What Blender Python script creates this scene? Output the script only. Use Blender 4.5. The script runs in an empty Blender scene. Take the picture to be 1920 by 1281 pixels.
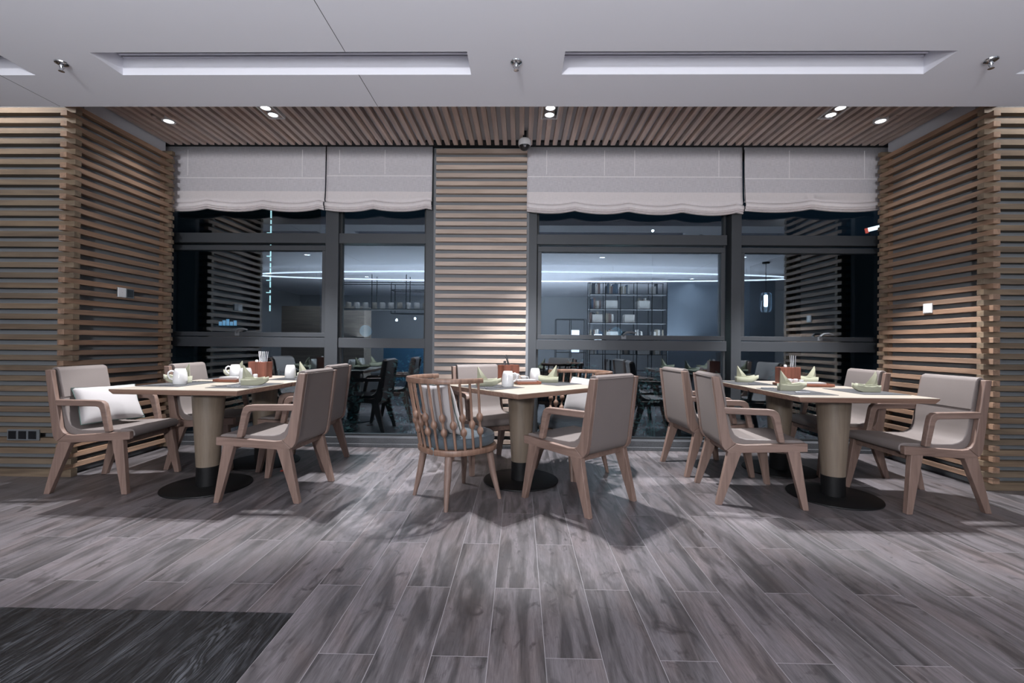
import bpy, bmesh, math, random
from mathutils import Vector, Matrix
random.seed(7)
S = bpy.context.scene
COL = S.collection
PI = math.pi
R_ = math.radians

# ------------------------------------------------------------------ camera
def rot_cam(yaw, pit, rol):
    c, s = math.cos, math.sin
    Rz = Matrix(((c(yaw), -s(yaw), 0), (s(yaw), c(yaw), 0), (0, 0, 1)))
    Rx = Matrix(((1, 0, 0), (0, c(pit), -s(pit)), (0, s(pit), c(pit))))
    Ry = Matrix(((c(rol), 0, s(rol)), (0, 1, 0), (-s(rol), 0, c(rol))))
    return Rz @ Rx @ Ry
Rc = rot_cam(.0177, .0057, -.0091)
right, fwd, up = Rc @ Vector((1, 0, 0)), Rc @ Vector((0, 1, 0)), Rc @ Vector((0, 0, 1))
cam_d = bpy.data.cameras.new('camera')
cam = bpy.data.objects.new('camera', cam_d); COL.objects.link(cam)
M = Matrix((right, up, -fwd)).transposed().to_4x4()
M.translation = (0, 0, 1.1)
cam.matrix_world = M
cam_d.sensor_fit = 'HORIZONTAL'; cam_d.sensor_width = 36.0
cam_d.lens = 36.0 * 853 / 1920
cam_d.clip_start = .02; cam_d.clip_end = 300
S.camera = cam

# ------------------------------------------------------------------ world, exposure
W = bpy.data.worlds.new('night'); S.world = W; W.use_nodes = True
W.node_tree.nodes['Background'].inputs[0].default_value = (.010, .022, .040, 1)
W.node_tree.nodes['Background'].inputs[1].default_value = .35
vs = S.view_settings
vs.view_transform = 'Standard'; vs.look = 'None'; vs.gamma = 1; vs.use_curve_mapping = False
vs.exposure = -.1
try:
    S.cycles.max_bounces = 8; S.cycles.transparent_max_bounces = 12
    S.cycles.sample_clamp_indirect = 3.0; S.cycles.caustics_reflective = False; S.cycles.caustics_refractive = False
except Exception: pass

# ------------------------------------------------------------------ lights of the place, plus an added key and fill
CEIL = 2.82
LC = (.96, .97, 1.0)
def add_light(name, kind, loc, energy, target=None, **kw):
    d = bpy.data.lights.new(name, kind); d.energy = energy; d.color = kw.pop('color', LC)
    for k, v in kw.items(): setattr(d, k, v)
    o = bpy.data.objects.new(name, d); COL.objects.link(o); o.location = loc
    dv = Vector(target) - Vector(loc) if target else Vector((0, 0, -1))
    o.rotation_euler = dv.to_track_quat('-Z', 'Y').to_euler()
    o['kind'] = 'helper'
    return o
TWIN = [(-2.25, 4.0), (.245, 4.0), (2.73, 4.0)]
ROUND = [(-3.307, 4.19), (3.257, 4.18)]
for i, (x, y) in enumerate(TWIN):
    for dy in (-.06, .06):
        add_light('spot_lamp', 'SPOT', (x, y + dy, 3.10), 430, (x * .985, y + dy - .15, 0), spot_size=R_(66), spot_blend=.35, shadow_soft_size=.022)
for x, y in ROUND:
    add_light('spot_lamp', 'SPOT', (x, y, 3.11), 16, (x * .96, y - .1, 0), spot_size=R_(110), spot_blend=.7, shadow_soft_size=.03)
# downlights of the hall behind the camera
DOWN = [(-4.2, 1.0), (-1.5, .9), (1.6, .9), (4.3, 1.0), (-4.0, -1.9), (-1.4, -2.2), (1.4, -2.4), (4.4, -1.9), (-2.6, -3.9), (2.9, -3.9), (0, -3.9)]
for x, y in DOWN:
    add_light('spot_lamp', 'SPOT', (x, y, 2.80), 38, (x, y + .1, 0), spot_size=R_(130), spot_blend=.9, shadow_soft_size=.06)

# added bare point light behind the viewer, no fixture: soft key for the room
add_light('key_fill', 'POINT', (-.75, -2.6, 1.76), 700, shadow_soft_size=.16)

add_light('ceiling_fill', 'AREA', (0, -1.6, 1.26), 540, (0, -1.6, 3), shape='RECTANGLE', size=9.0, size_y=2.6)  # added unseen area light facing up, brightens the ceiling

# ------------------------------------------------------------------ materials
def srgb(r, g, b):
    f = lambda c: (c / 255 / 12.92) if c / 255 <= .04045 else ((c / 255 + .055) / 1.055) ** 2.4
    return (f(r), f(g), f(b), 1)
def mat(name, color=(.5, .5, .5, 1), rough=.5, metal=0, emit=None, strength=0, spec=.5, coat=0):
    m = bpy.data.materials.new(name); m.use_nodes = True
    b = m.node_tree.nodes['Principled BSDF']
    b.inputs['Base Color'].default_value = color; b.inputs['Roughness'].default_value = rough
    b.inputs['Metallic'].default_value = metal; b.inputs['Specular IOR Level'].default_value = spec
    b.inputs['Coat Weight'].default_value = coat
    if emit: b.inputs['Emission Color'].default_value = emit; b.inputs['Emission Strength'].default_value = strength
    return m
class NT:
    def __init__(s, m): s.t = m.node_tree; s.b = s.t.nodes['Principled BSDF']
    def n(s, k, **kw):
        x = s.t.nodes.new(k)
        for a, v in kw.items():
            if a == 'ins':
                for i, q in v.items(): x.inputs[i].default_value = q
            else: setattr(x, a, v)
        return x
    def l(s, a, b): s.t.links.new(a, b)
    def math(s, op, a, b=None, c=None):
        x = s.n('ShaderNodeMath', operation=op)
        for i, v in enumerate((a, b, c)):
            if v is None: continue
            if isinstance(v, (int, float)): x.inputs[i].default_value = v
            else: s.l(v, x.inputs[i])
        return x.outputs[0]
    def ramp(s, fac, stops):
        x = s.n('ShaderNodeValToRGB'); cr = x.color_ramp
        while len(cr.elements) < len(stops): cr.elements.new(.5)
        for e, (p, c) in zip(cr.elements, stops): e.position = p; e.color = c
        s.l(fac, x.inputs[0]); return x.outputs[0]
    def mix(s, fac, a, b, bt='MIX'):
        x = s.n('ShaderNodeMix', data_type='RGBA', blend_type=bt)
        for i, v in ((0, fac), (6, a), (7, b)):
            if isinstance(v, (int, float)): x.inputs[i].default_value = v
            elif isinstance(v, tuple): x.inputs[i].default_value = v
            else: s.l(v, x.inputs[i])
        return x.outputs[2]
def wood(name, dark, light, axis='X', rough=.5, stretch=14, fine=60, contrast=.5, bump=.08, rows=None):
    m = mat(name, light, rough); t = NT(m)
    co = t.n('ShaderNodeTexCoord'); oi = t.n('ShaderNodeObjectInfo')
    mp = t.n('ShaderNodeMapping')
    sc = [stretch, stretch, stretch]; sc['XYZ'.index(axis)] = 1.1
    mp.inputs['Scale'].default_value = sc
    off = t.n('ShaderNodeCombineXYZ'); r = t.math('MULTIPLY', oi.outputs['Random'], 40.0)
    for i in range(3): t.l(r, off.inputs[i])
    t.l(off.outputs[0], mp.inputs['Location']); t.l(co.outputs['Object'], mp.inputs['Vector'])
    n1 = t.n('ShaderNodeTexNoise', ins={'Scale': 1.0, 'Detail': 4.0, 'Roughness': .55, 'Distortion': .9}); t.l(mp.outputs[0], n1.inputs['Vector'])
    mp2 = t.n('ShaderNodeMapping'); s2 = [fine * 2, fine * 2, fine * 2]; s2['XYZ'.index(axis)] = 3
    mp2.inputs['Scale'].default_value = s2; t.l(co.outputs['Object'], mp2.inputs['Vector'])
    n2 = t.n('ShaderNodeTexNoise', ins={'Scale': 1.0, 'Detail': 2.0}); t.l(mp2.outputs[0], n2.inputs['Vector'])
    f = t.math('ADD', t.math('MULTIPLY', n1.outputs[0], .75), t.math('MULTIPLY', n2.outputs[0], .25))
    c = t.ramp(f, [(.5 - .22 * (1.2 - contrast), dark), (.5 + .18 * (1.2 - contrast), light)])
    if rows:   # each board its own tone
        sx = t.n('ShaderNodeSeparateXYZ'); t.l(co.outputs['Object'], sx.inputs[0])
        k = t.math('FLOOR', t.math('DIVIDE', sx.outputs['XYZ'.index(rows[0])], rows[1]))
        wn = t.n('ShaderNodeTexWhiteNoise', noise_dimensions='1D'); t.l(k, wn.inputs['W'])
        tone = t.ramp(wn.outputs[0], [(0, (.80, .82, .84, 1)), (.5, (.95, .95, .94, 1)), (1, (1.0, .95, .90, 1))])
        c = t.mix(1.0, c, tone, 'MULTIPLY')
    t.l(c, t.b.inputs['Base Color'])
    bp = t.n('ShaderNodeBump', ins={'Strength': bump, 'Distance': .002}); t.l(n2.outputs[0], bp.inputs['Height']); t.l(bp.outputs[0], t.b.inputs['Normal'])
    return m
def fabric(name, col, rough=.85, scale=500, amt=.12, bump=.15, sheen=.15):
    m = mat(name, col, rough, spec=.25); t = NT(m)
    co = t.n('ShaderNodeTexCoord')
    n = t.n('ShaderNodeTexNoise', ins={'Scale': scale, 'Detail': 2.0}); t.l(co.outputs['Object'], n.inputs['Vector'])
    n3 = t.n('ShaderNodeTexNoise', ins={'Scale': 5.0, 'Detail': 3.0}); t.l(co.outputs['Object'], n3.inputs['Vector'])
    a = tuple(c * (1 - amt) for c in col[:3]) + (1,); b = tuple(min(1, c * (1 + amt)) for c in col[:3]) + (1,)
    f = t.math('ADD', t.math('MULTIPLY', n.outputs[0], .6), t.math('MULTIPLY', n3.outputs[0], .4))
    t.l(t.ramp(f, [(.3, a), (.7, b)]), t.b.inputs['Base Color'])
    bp = t.n('ShaderNodeBump', ins={'Strength': bump, 'Distance': .001}); t.l(n.outputs[0], bp.inputs['Height']); t.l(bp.outputs[0], t.b.inputs['Normal'])
    t.b.inputs['Sheen Weight'].default_value = sheen
    return m

def floor_material():
    m = mat('wood_look_tile', rough=.42); t = NT(m)
    co = t.n('ShaderNodeTexCoord'); sx = t.n('ShaderNodeSeparateXYZ'); t.l(co.outputs['Object'], sx.inputs[0])
    X, Y = sx.outputs[0], sx.outputs[1]
    u = t.math('DIVIDE', t.math('ADD', X, .1026 + 8.016), .2004)
    col = t.math('FLOOR', u); fu = t.math('SUBTRACT', u, col)
    v = t.math('ADD', t.math('DIVIDE', t.math('ADD', Y, -2.0553 + 9.048), .9048), t.math('MULTIPLY', t.math('MODULO', col, 2.0), .5))
    row = t.math('FLOOR', v); fv = t.math('SUBTRACT', v, row)
    cv = t.n('ShaderNodeCombineXYZ'); t.l(col, cv.inputs[0]); t.l(row, cv.inputs[1])
    wn = t.n('ShaderNodeTexWhiteNoise', noise_dimensions='2D'); t.l(cv.outputs[0], wn.inputs['Vector'])
    sep = t.n('ShaderNodeSeparateColor'); t.l(wn.outputs['Color'], sep.inputs[0])
    # local plank coordinates in metres with a random offset
    px = t.math('ADD', t.math('MULTIPLY', fu, .2004), t.math('MULTIPLY', sep.outputs[0], 37.0))
    py = t.math('ADD', t.math('MULTIPLY', fv, .9048), t.math('MULTIPLY', sep.outputs[1], 53.0))
    def noise(ax, ay, detail, dist, rough=.55):
        c = t.n('ShaderNodeCombineXYZ'); t.l(t.math('MULTIPLY', px, ax), c.inputs[0]); t.l(t.math('MULTIPLY', py, ay), c.inputs[1]); t.l(t.math('MULTIPLY', sep.outputs[2], 9.0), c.inputs[2])
        n = t.n('ShaderNodeTexNoise', ins={'Scale': 1.0, 'Detail': detail, 'Distortion': dist, 'Roughness': rough}); t.l(c.outputs[0], n.inputs['Vector']); return n.outputs[0]
    big = noise(13, 1.7, 3.0, .9)
    mid = noise(34, 3.2, 4.0, .8)
    grain = noise(260, 14, 3.0, .3, .7)
    knot = noise(9, 5.5, 4.0, 1.6)
    base = t.ramp(big, [(.36, srgb(48, 47, 48)), (.45, srgb(84, 81, 82)), (.56, srgb(117, 112, 115)), (.66, srgb(110, 105, 108)), (.78, srgb(86, 81, 81))])
    base = t.mix(t.math('MULTIPLY', mid, .9), base, srgb(82, 78, 80))
    dk = t.ramp(knot, [(.60, (0, 0, 0, 1)), (.72, (1, 1, 1, 1))])
    base = t.mix(t.math('MULTIPLY', dk, .8), base, srgb(54, 51, 52))
    warm = t.ramp(noise(6, 2.0, 2.0, .5), [(.45, (1, 1, 1, 1)), (.7, (1.0, .93, .89, 1))])
    base = t.mix(1.0, base, warm, 'MULTIPLY')
    g = t.ramp(grain, [(.3, (.70, .70, .70, 1)), (.6, (1.10, 1.10, 1.10, 1))])
    base = t.mix(1.0, base, g, 'MULTIPLY')
    tone = t.ramp(sep.outputs[2], [(0, (.80, .80, .80, 1)), (.5, (.97, .97, .97, 1)), (1, (1.08, 1.06, 1.06, 1))])
    base = t.mix(1.0, base, tone, 'MULTIPLY')
    du = t.math('MULTIPLY', t.math('MINIMUM', fu, t.math('SUBTRACT', 1.0, fu)), .2004)
    dv = t.math('MULTIPLY', t.math('MINIMUM', fv, t.math('SUBTRACT', 1.0, fv)), .9048)
    gr = t.math('LESS_THAN', t.math('MINIMUM', du, dv), .0011)
    base = t.mix(t.math('MULTIPLY', gr, .75), base, srgb(150, 148, 150))
    t.l(base, t.b.inputs['Base Color'])
    t.l(t.math('ADD', t.math('MULTIPLY', grain, .25), .27), t.b.inputs['Roughness'])
    h = t.math('SUBTRACT', t.math('MULTIPLY', grain, .3), t.math('MULTIPLY', gr, 1.0))
    bp = t.n('ShaderNodeBump', ins={'Strength': .25, 'Distance': .002}); t.l(h, bp.inputs['Height']); t.l(bp.outputs[0], t.b.inputs['Normal'])
    return m
def dark_floor_material():
    m = mat('dark_oak_board', rough=.38); t = NT(m)
    co = t.n('ShaderNodeTexCoord'); mp = t.n('ShaderNodeMapping'); mp.inputs['Scale'].default_value = (9, 1.1, 1)
    t.l(co.outputs['Object'], mp.inputs[0])
    w = t.n('ShaderNodeTexNoise', ins={'Scale': 1.0, 'Detail': 3.0, 'Distortion': 1.2}); t.l(mp.outputs[0], w.inputs['Vector'])
    rings = t.math('ABSOLUTE', t.math('SINE', t.math('MULTIPLY', w.outputs[0], 46.0)))
    mp2 = t.n('ShaderNodeMapping'); mp2.inputs['Scale'].default_value = (150, 9, 1); t.l(co.outputs['Object'], mp2.inputs[0])
    n = t.n('ShaderNodeTexNoise', ins={'Scale': 1.0, 'Detail': 3.0}); t.l(mp2.outputs[0], n.inputs['Vector'])
    f = t.math('ADD', t.math('MULTIPLY', rings, .22), t.math('ADD', t.math('MULTIPLY', n.outputs[0], .38), t.math('MULTIPLY', w.outputs[0], .4)))
    t.l(t.ramp(f, [(.36, srgb(16, 16, 17)), (.56, srgb(34, 35, 37)), (.74, srgb(80, 82, 86))]), t.b.inputs['Base Color'])
    bp = t.n('ShaderNodeBump', ins={'Strength': .3, 'Distance': .002}); t.l(n.outputs[0], bp.inputs['Height']); t.l(bp.outputs[0], t.b.inputs['Normal'])
    return m
def glass_pane():
    m = bpy.data.materials.new('coated_glass'); m.use_nodes = True; t = m.node_tree
    t.nodes.clear()
    o = t.nodes.new('ShaderNodeOutputMaterial'); mx = t.nodes.new('ShaderNodeMixShader')
    tr = t.nodes.new('ShaderNodeBsdfTransparent'); gl = t.nodes.new('ShaderNodeBsdfGlossy'); lw = t.nodes.new('ShaderNodeLayerWeight')
    tr.inputs[0].default_value = (.86, .93, .95, 1); gl.inputs[0].default_value = (.76, .88, 1.0, 1); gl.inputs['Roughness'].default_value = 0.0
    lw.inputs['Blend'].default_value = .25
    a = t.nodes.new('ShaderNodeMath'); a.operation = 'MULTIPLY_ADD'; a.inputs[1].default_value = .35; a.inputs[2].default_value = .18
    t.links.new(lw.outputs['Fresnel'], a.inputs[0]); t.links.new(a.outputs[0], mx.inputs[0])
    t.links.new(tr.outputs[0], mx.inputs[1]); t.links.new(gl.outputs[0], mx.inputs[2]); t.links.new(mx.outputs[0], o.inputs[0])
    return m
def blind_fabric():
    m = mat('linen_blind', rough=.9, spec=.2); t = NT(m)
    co = t.n('ShaderNodeTexCoord'); sx = t.n('ShaderNodeSeparateXYZ'); t.l(co.outputs['Object'], sx.inputs[0])
    def weave(ax, az):
        mp = t.n('ShaderNodeMapping'); mp.inputs['Scale'].default_value = (ax, 1, az); t.l(co.outputs['Object'], mp.inputs[0])
        n = t.n('ShaderNodeTexNoise', ins={'Scale': 1.0, 'Detail': 2.0, 'Roughness': .6}); t.l(mp.outputs[0], n.inputs['Vector']); return n.outputs[0]
    f = t.math('ADD', t.math('MULTIPLY', weave(300, 14), .5), t.math('MULTIPLY', weave(20, 260), .5))
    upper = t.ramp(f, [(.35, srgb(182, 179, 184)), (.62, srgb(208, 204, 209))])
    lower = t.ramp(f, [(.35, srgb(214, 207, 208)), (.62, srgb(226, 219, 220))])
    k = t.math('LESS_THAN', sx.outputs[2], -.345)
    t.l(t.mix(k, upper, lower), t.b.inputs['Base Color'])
    bp = t.n('ShaderNodeBump', ins={'Strength': .2, 'Distance': .001}); t.l(f, bp.inputs['Height']); t.l(bp.outputs[0], t.b.inputs['Normal'])
    return m
M_ = {}
M_['floor'] = floor_material(); M_['dark_floor'] = dark_floor_material()
M_['ceil'] = mat('white_ceiling_paint', srgb(222, 222, 230), .75)
M_['grey_paint'] = mat('grey_wall_paint', srgb(150, 152, 156), .8)
M_['backing'] = mat('slat_backing_grey', srgb(122, 125, 129), .8)
M_['bay_paint'] = mat('bay_wall_paint', srgb(206, 208, 214), .8)
M_['slatX'] = wood('slat_wood_x', srgb(88, 75, 62), srgb(122, 106, 88), 'X', .55, rows=('Z', .08))  # darker slat wood: the front walls' weaker light is put into the colour
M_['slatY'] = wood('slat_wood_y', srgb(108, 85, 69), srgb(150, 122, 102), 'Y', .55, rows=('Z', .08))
M_['panelX'] = wood('panel_slat_wood', srgb(168, 149, 136), srgb(198, 179, 167), 'X', .55, rows=('Z', .0853))  # paler pier slats: spotlight spill from above is put into the wood colour
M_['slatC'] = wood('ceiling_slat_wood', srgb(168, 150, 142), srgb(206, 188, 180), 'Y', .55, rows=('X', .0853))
M_['chairwood'] = wood('pale_ash_wood', srgb(98, 79, 70), srgb(128, 106, 96), 'X', .5, stretch=26, contrast=.3)
M_['legwood'] = wood('pale_ash_leg_wood', srgb(98, 79, 70), srgb(128, 106, 96), 'Z', .5, stretch=26, contrast=.3)
M_['spindlewood'] = wood('warm_ash_wood', srgb(98, 74, 61), srgb(132, 104, 88), 'Z', .45, stretch=26)
M_['tabletop'] = wood('table_ash_wood', srgb(146, 137, 126), srgb(170, 161, 149), 'X', .36, stretch=16, contrast=.35)
M_['tableedge'] = wood('table_edge_wood', srgb(104, 80, 68), srgb(142, 114, 98), 'X', .45, stretch=24, contrast=.4)
M_['column'] = wood('column_ash_wood', srgb(98, 86, 73), srgb(121, 108, 94), 'Z', .5, stretch=20, contrast=.2)
M_['leather'] = fabric('taupe_leather', srgb(113, 105, 102), .5, 240, .05, .06, 0)
M_['cushion'] = fabric('grey_blue_fabric', srgb(70, 78, 84), .9, 420, .18, .3)
M_['pillow'] = fabric('offwhite_cotton', srgb(160, 156, 156), .9, 380, .05, .15)
M_['piping'] = fabric('dark_green_piping', srgb(62, 78, 74), .8, 300, .05)
M_['black'] = mat('black_powder_metal', srgb(12, 12, 13), .55, spec=.25)
M_['alu'] = mat('grey_aluminium', srgb(60, 63, 67), .5, .3)
M_['alu_dark'] = mat('dark_gasket', srgb(28, 31, 34), .6)
M_['stone'] = fabric('grey_granite', srgb(68, 69, 72), .55, 90, .35, .05, 0)
M_['glass'] = glass_pane(); M_['blind'] = blind_fabric()
M_['thread'] = mat('pale_seam', srgb(232, 228, 230), .9)
M_['white'] = mat('white_plastic', srgb(222, 222, 224), .35)
M_['porcelain'] = mat('white_porcelain', srgb(232, 231, 230), .18, coat=.4)
M_['napkin'] = fabric('sage_napkin', srgb(150, 150, 130), .9, 500, .06, .1)
M_['mat'] = fabric('dark_grey_placemat', srgb(44, 45, 48), .8, 600, .15, .3)
M_['redwood'] = wood('reddish_box_wood', srgb(96, 56, 44), srgb(136, 84, 68), 'Z', .45, stretch=18)
M_['redwoodX'] = wood('reddish_tray_wood', srgb(110, 66, 50), srgb(146, 94, 74), 'X', .45, stretch=18)
M_['steel'] = mat('brushed_steel', srgb(190, 192, 196), .25, 1)
M_['chrome'] = mat('chrome', srgb(200, 202, 206), .15, 1)
M_['darkplastic'] = mat('black_plastic', srgb(18, 19, 22), .3)
M_['greymetal'] = mat('grey_plate_metal', srgb(112, 116, 120), .45, .4)
M_['lamp'] = mat('lamp_glow', (1, 1, 1, 1), .4, emit=(.92, .96, 1, 1), strength=14)
M_['lamp_soft'] = mat('soft_lamp_glow', (1, 1, 1, 1), .4, emit=(.92, .96, 1, 1), strength=4)
M_['red'] = mat('red_plastic_foil', srgb(150, 52, 36), .4)
M_['yellow'] = mat('pale_yellow_packet', srgb(216, 206, 130), .6)
M_['tag'] = fabric('blue_grey_label', srgb(96, 116, 124), .8, 300, .1)
M_['slot'] = mat('dark_slot', srgb(40, 41, 43), .8)

# ------------------------------------------------------------------ mesh helpers
def box(bm, x0, x1, y0, y1, z0, z1):
    v = [bm.verts.new((x, y, z)) for x in (x0, x1) for y in (y0, y1) for z in (z0, z1)]
    for f in ((0, 1, 3, 2), (4, 6, 7, 5), (0, 4, 5, 1), (2, 3, 7, 6), (0, 2, 6, 4), (1, 5, 7, 3)):
        bm.faces.new([v[i] for i in f])
def loft(bm, rings, cap=True, closed=True):
    vs = [[bm.verts.new(p) for p in r] for r in rings]
    n = len(vs[0])
    for a, b in zip(vs, vs[1:]):
        for i in range(n if closed else n - 1):
            j = (i + 1) % n
            bm.faces.new((a[i], a[j], b[j], b[i]))
    if cap:
        bm.faces.new(vs[0][::-1]); bm.faces.new(vs[-1])
    return vs
def lathe(bm, prof, cx=0, cy=0, cz=0, n=32, cap=True):
    loft(bm, [[(cx + r * math.cos(2 * PI * k / n), cy + r * math.sin(2 * PI * k / n), cz + z) for k in range(n)] for r, z in prof], cap)
def prism_xz(bm, poly, y0, y1, shear=0, y_off=0):
    a = [bm.verts.new((x, y0 + shear * x + y_off, z)) for x, z in poly]
    b = [bm.verts.new((x, y1 + shear * x + y_off, z)) for x, z in poly]
    n = len(poly)
    for i in range(n):
        j = (i + 1) % n; bm.faces.new((a[i], a[j], b[j], b[i]))
    bm.faces.new(a[::-1]); bm.faces.new(b)
def tube(bm, pts, rad, n=10, cap=True):
    P = [Vector(p) for p in pts]
    rad = [rad] * len(P) if isinstance(rad, (int, float)) else rad
    rings = []; ref = None
    for i, p in enumerate(P):
        d = (P[min(i + 1, len(P) - 1)] - P[max(i - 1, 0)]).normalized()
        if ref is None: ref = Vector((0, 0, 1)) if abs(d.z) < .9 else Vector((1, 0, 0))
        a = (ref - d * ref.dot(d)).normalized(); ref = a; b = d.cross(a)
        rings.append([p + (a * math.cos(2 * PI * k / n) + b * math.sin(2 * PI * k / n)) * rad[i] for k in range(n)])
    loft(bm, rings, cap)
def leg4(bm, top, bot, z0, z1):      # top/bot = (x0,x1,y0,y1)
    q = lambda r, z: [(r[0], r[2], z), (r[1], r[2], z), (r[1], r[3], z), (r[0], r[3], z)]
    loft(bm, [q(bot, z0), q(top, z1)])
def obj(name, bm, m, parent=None, bevel=0, smooth=False, seg=2, loc=None, sub=0, angle=35):
    bmesh.ops.recalc_face_normals(bm, faces=bm.faces)
    me = bpy.data.meshes.new(name); bm.to_mesh(me); bm.free()
    ms = m if isinstance(m, (list, tuple)) else [m]
    for k in ms: me.materials.append(k)
    if smooth or bevel or sub:
        me.shade_smooth()
    o = bpy.data.objects.new(name, me); COL.objects.link(o)
    if parent: o.parent = parent
    if loc: o.location = loc
    if sub:
        md = o.modifiers.new('sub', 'SUBSURF'); md.levels = sub; md.render_levels = sub
    if bevel:
        md = o.modifiers.new('bevel', 'BEVEL'); md.width = bevel; md.segments = seg; md.limit_method = 'ANGLE'; md.angle_limit = R_(angle)
        md.harden_normals = True
    elif smooth and not sub:
        try:
            me.set_sharp_from_angle(angle=R_(angle))
        except Exception: pass
    return o
BM = bmesh.new
def tag(o, label=None, cat=None, group=None, kind=None):
    if label: o['label'] = label
    if cat: o['category'] = cat
    if group: o['group'] = group
    if kind: o['kind'] = kind
    return o
def empty(name, loc=(0, 0, 0), rz=0, **kw):
    o = bpy.data.objects.new(name, None); COL.objects.link(o); o.location = loc; o.rotation_euler = (0, 0, rz)
    o.empty_display_size = .1
    return tag(o, **kw)
def kids(o): return [c for c in bpy.data.objects if c.parent == o]
def copy_tree(o, parent=None, lookup=None):
    c = o.copy(); COL.objects.link(c); c.parent = parent
    for ch in KIDS(o): copy_tree(ch, c)
    return c
def KIDS(o): return list(o.children)
def place(src, loc, rz, label, group=None, first=None):
    o = src if not src.get('_used') else copy_tree(src)
    src['_used'] = 1
    o.location = loc; o.rotation_euler = (0, 0, rz); o['label'] = label
    if group: o['group'] = group
    return o
def struct(name, bm, m, parent=None, **kw):
    o = obj(name, bm, m, parent, **kw)
    if not parent: o['kind'] = 'structure'
    return o

# ------------------------------------------------------------------ room shell
bm = BM(); box(bm, -8, 8, -6.5, 4.98, -.06, 0)
struct('floor', bm, M_['floor'])
bm = BM()
# dark boards set into the tile floor at the near left (top 2 mm above the tiles)
poly = [(-6, 1.838), (-.906, 1.833), (-.884, -3.5), (-6, -3.5)]
a = [bm.verts.new((x, y, -.01)) for x, y in poly]; b = [bm.verts.new((x, y, .0025)) for x, y in poly]
for i in range(4):
    j = (i + 1) % 4; bm.faces.new((a[i], a[j], b[j], b[i]))
bm.faces.new(b); bm.faces.new(a[::-1])
struct('floor_dark_boards', bm, M_['dark_floor'])

# white soffit ceiling with four recesses
REC = [(-5.42, -3.163), (-2.588, -.328), (.25, 2.517), (3.085, 5.34)]
RY0, RY1 = 2.664, 2.892
EDGE = 3.284
bm = BM()
box(bm, -8, 8, -6.5, RY0, CEIL, CEIL + .03)
box(bm, -8, 8, RY1, EDGE, CEIL, CEIL + .03)
xs = [-8] + [v for r in REC for v in r] + [8]
for i in range(0, len(xs), 2): box(bm, xs[i], xs[i + 1], RY0, RY1, CEIL, CEIL + .03)
for x0, x1 in REC:
    box(bm, x0 - .02, x1 + .02, RY0 - .02, RY0, CEIL + .03, CEIL + .13)
    box(bm, x0 - .02, x1 + .02, RY1, RY1 + .02, CEIL + .03, CEIL + .13)
    box(bm, x0 - .02, x0, RY0, RY1, CEIL + .03, CEIL + .13); box(bm, x1, x1 + .02, RY0, RY1, CEIL + .03, CEIL + .13)
    box(bm, x0 - .02, x1 + .02, RY0 - .02, RY1 + .02, CEIL + .13, CEIL + .15)
box(bm, -8, 8, EDGE - .02, EDGE, CEIL + .03, 3.42)          # upstand behind the edge
box(bm, -8, -3.76, EDGE, 3.72, 3.10, 3.12); box(bm, 3.76, 8, EDGE, 3.72, 3.10, 3.12)   # cove lids
ceiling = struct('ceiling', bm, M_['ceil'])
bm = BM()   # thin joints between the ceiling boards
for x in (-1.05, 1.45, -3.40, 3.95):
    for y0, y1 in ((-6, RY0), (RY1, EDGE - .005)) if -2.588 < x < -.328 or .25 < x < 2.517 else ((-6, EDGE - .005),):
        if x > 0 and x < 3: continue
        box(bm, x - .0015, x + .0015, y0, y1, CEIL - .0008, CEIL + .002)
struct('ceiling_joint', bm, M_['slot'], ceiling)

# slatted ceiling in the bay
bm = BM(); box(bm, -3.8, 3.8, EDGE, 4.80, 3.215, 3.28)
bayc = struct('ceiling_bay', bm, M_['bay_paint'])
bm = BM()
x = .17 - 45 * .0853
while x < 3.73:
    if x > -3.73: box(bm, x - .0225, x + .0225, EDGE, 4.70, 3.16, 3.208)
    x += .0853
struct('ceiling_slats', bm, M_['slatC'], bayc, bevel=.0015, seg=1)
bm = BM(); box(bm, -3.95, 3.95, 4.70, 4.98, 3.19, 3.28)        # dark window head
box(bm, -3.8, 3.8, 4.66, 4.70, 3.225, 3.28)
struct('trim_1', bm, M_['alu_dark'])

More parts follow.
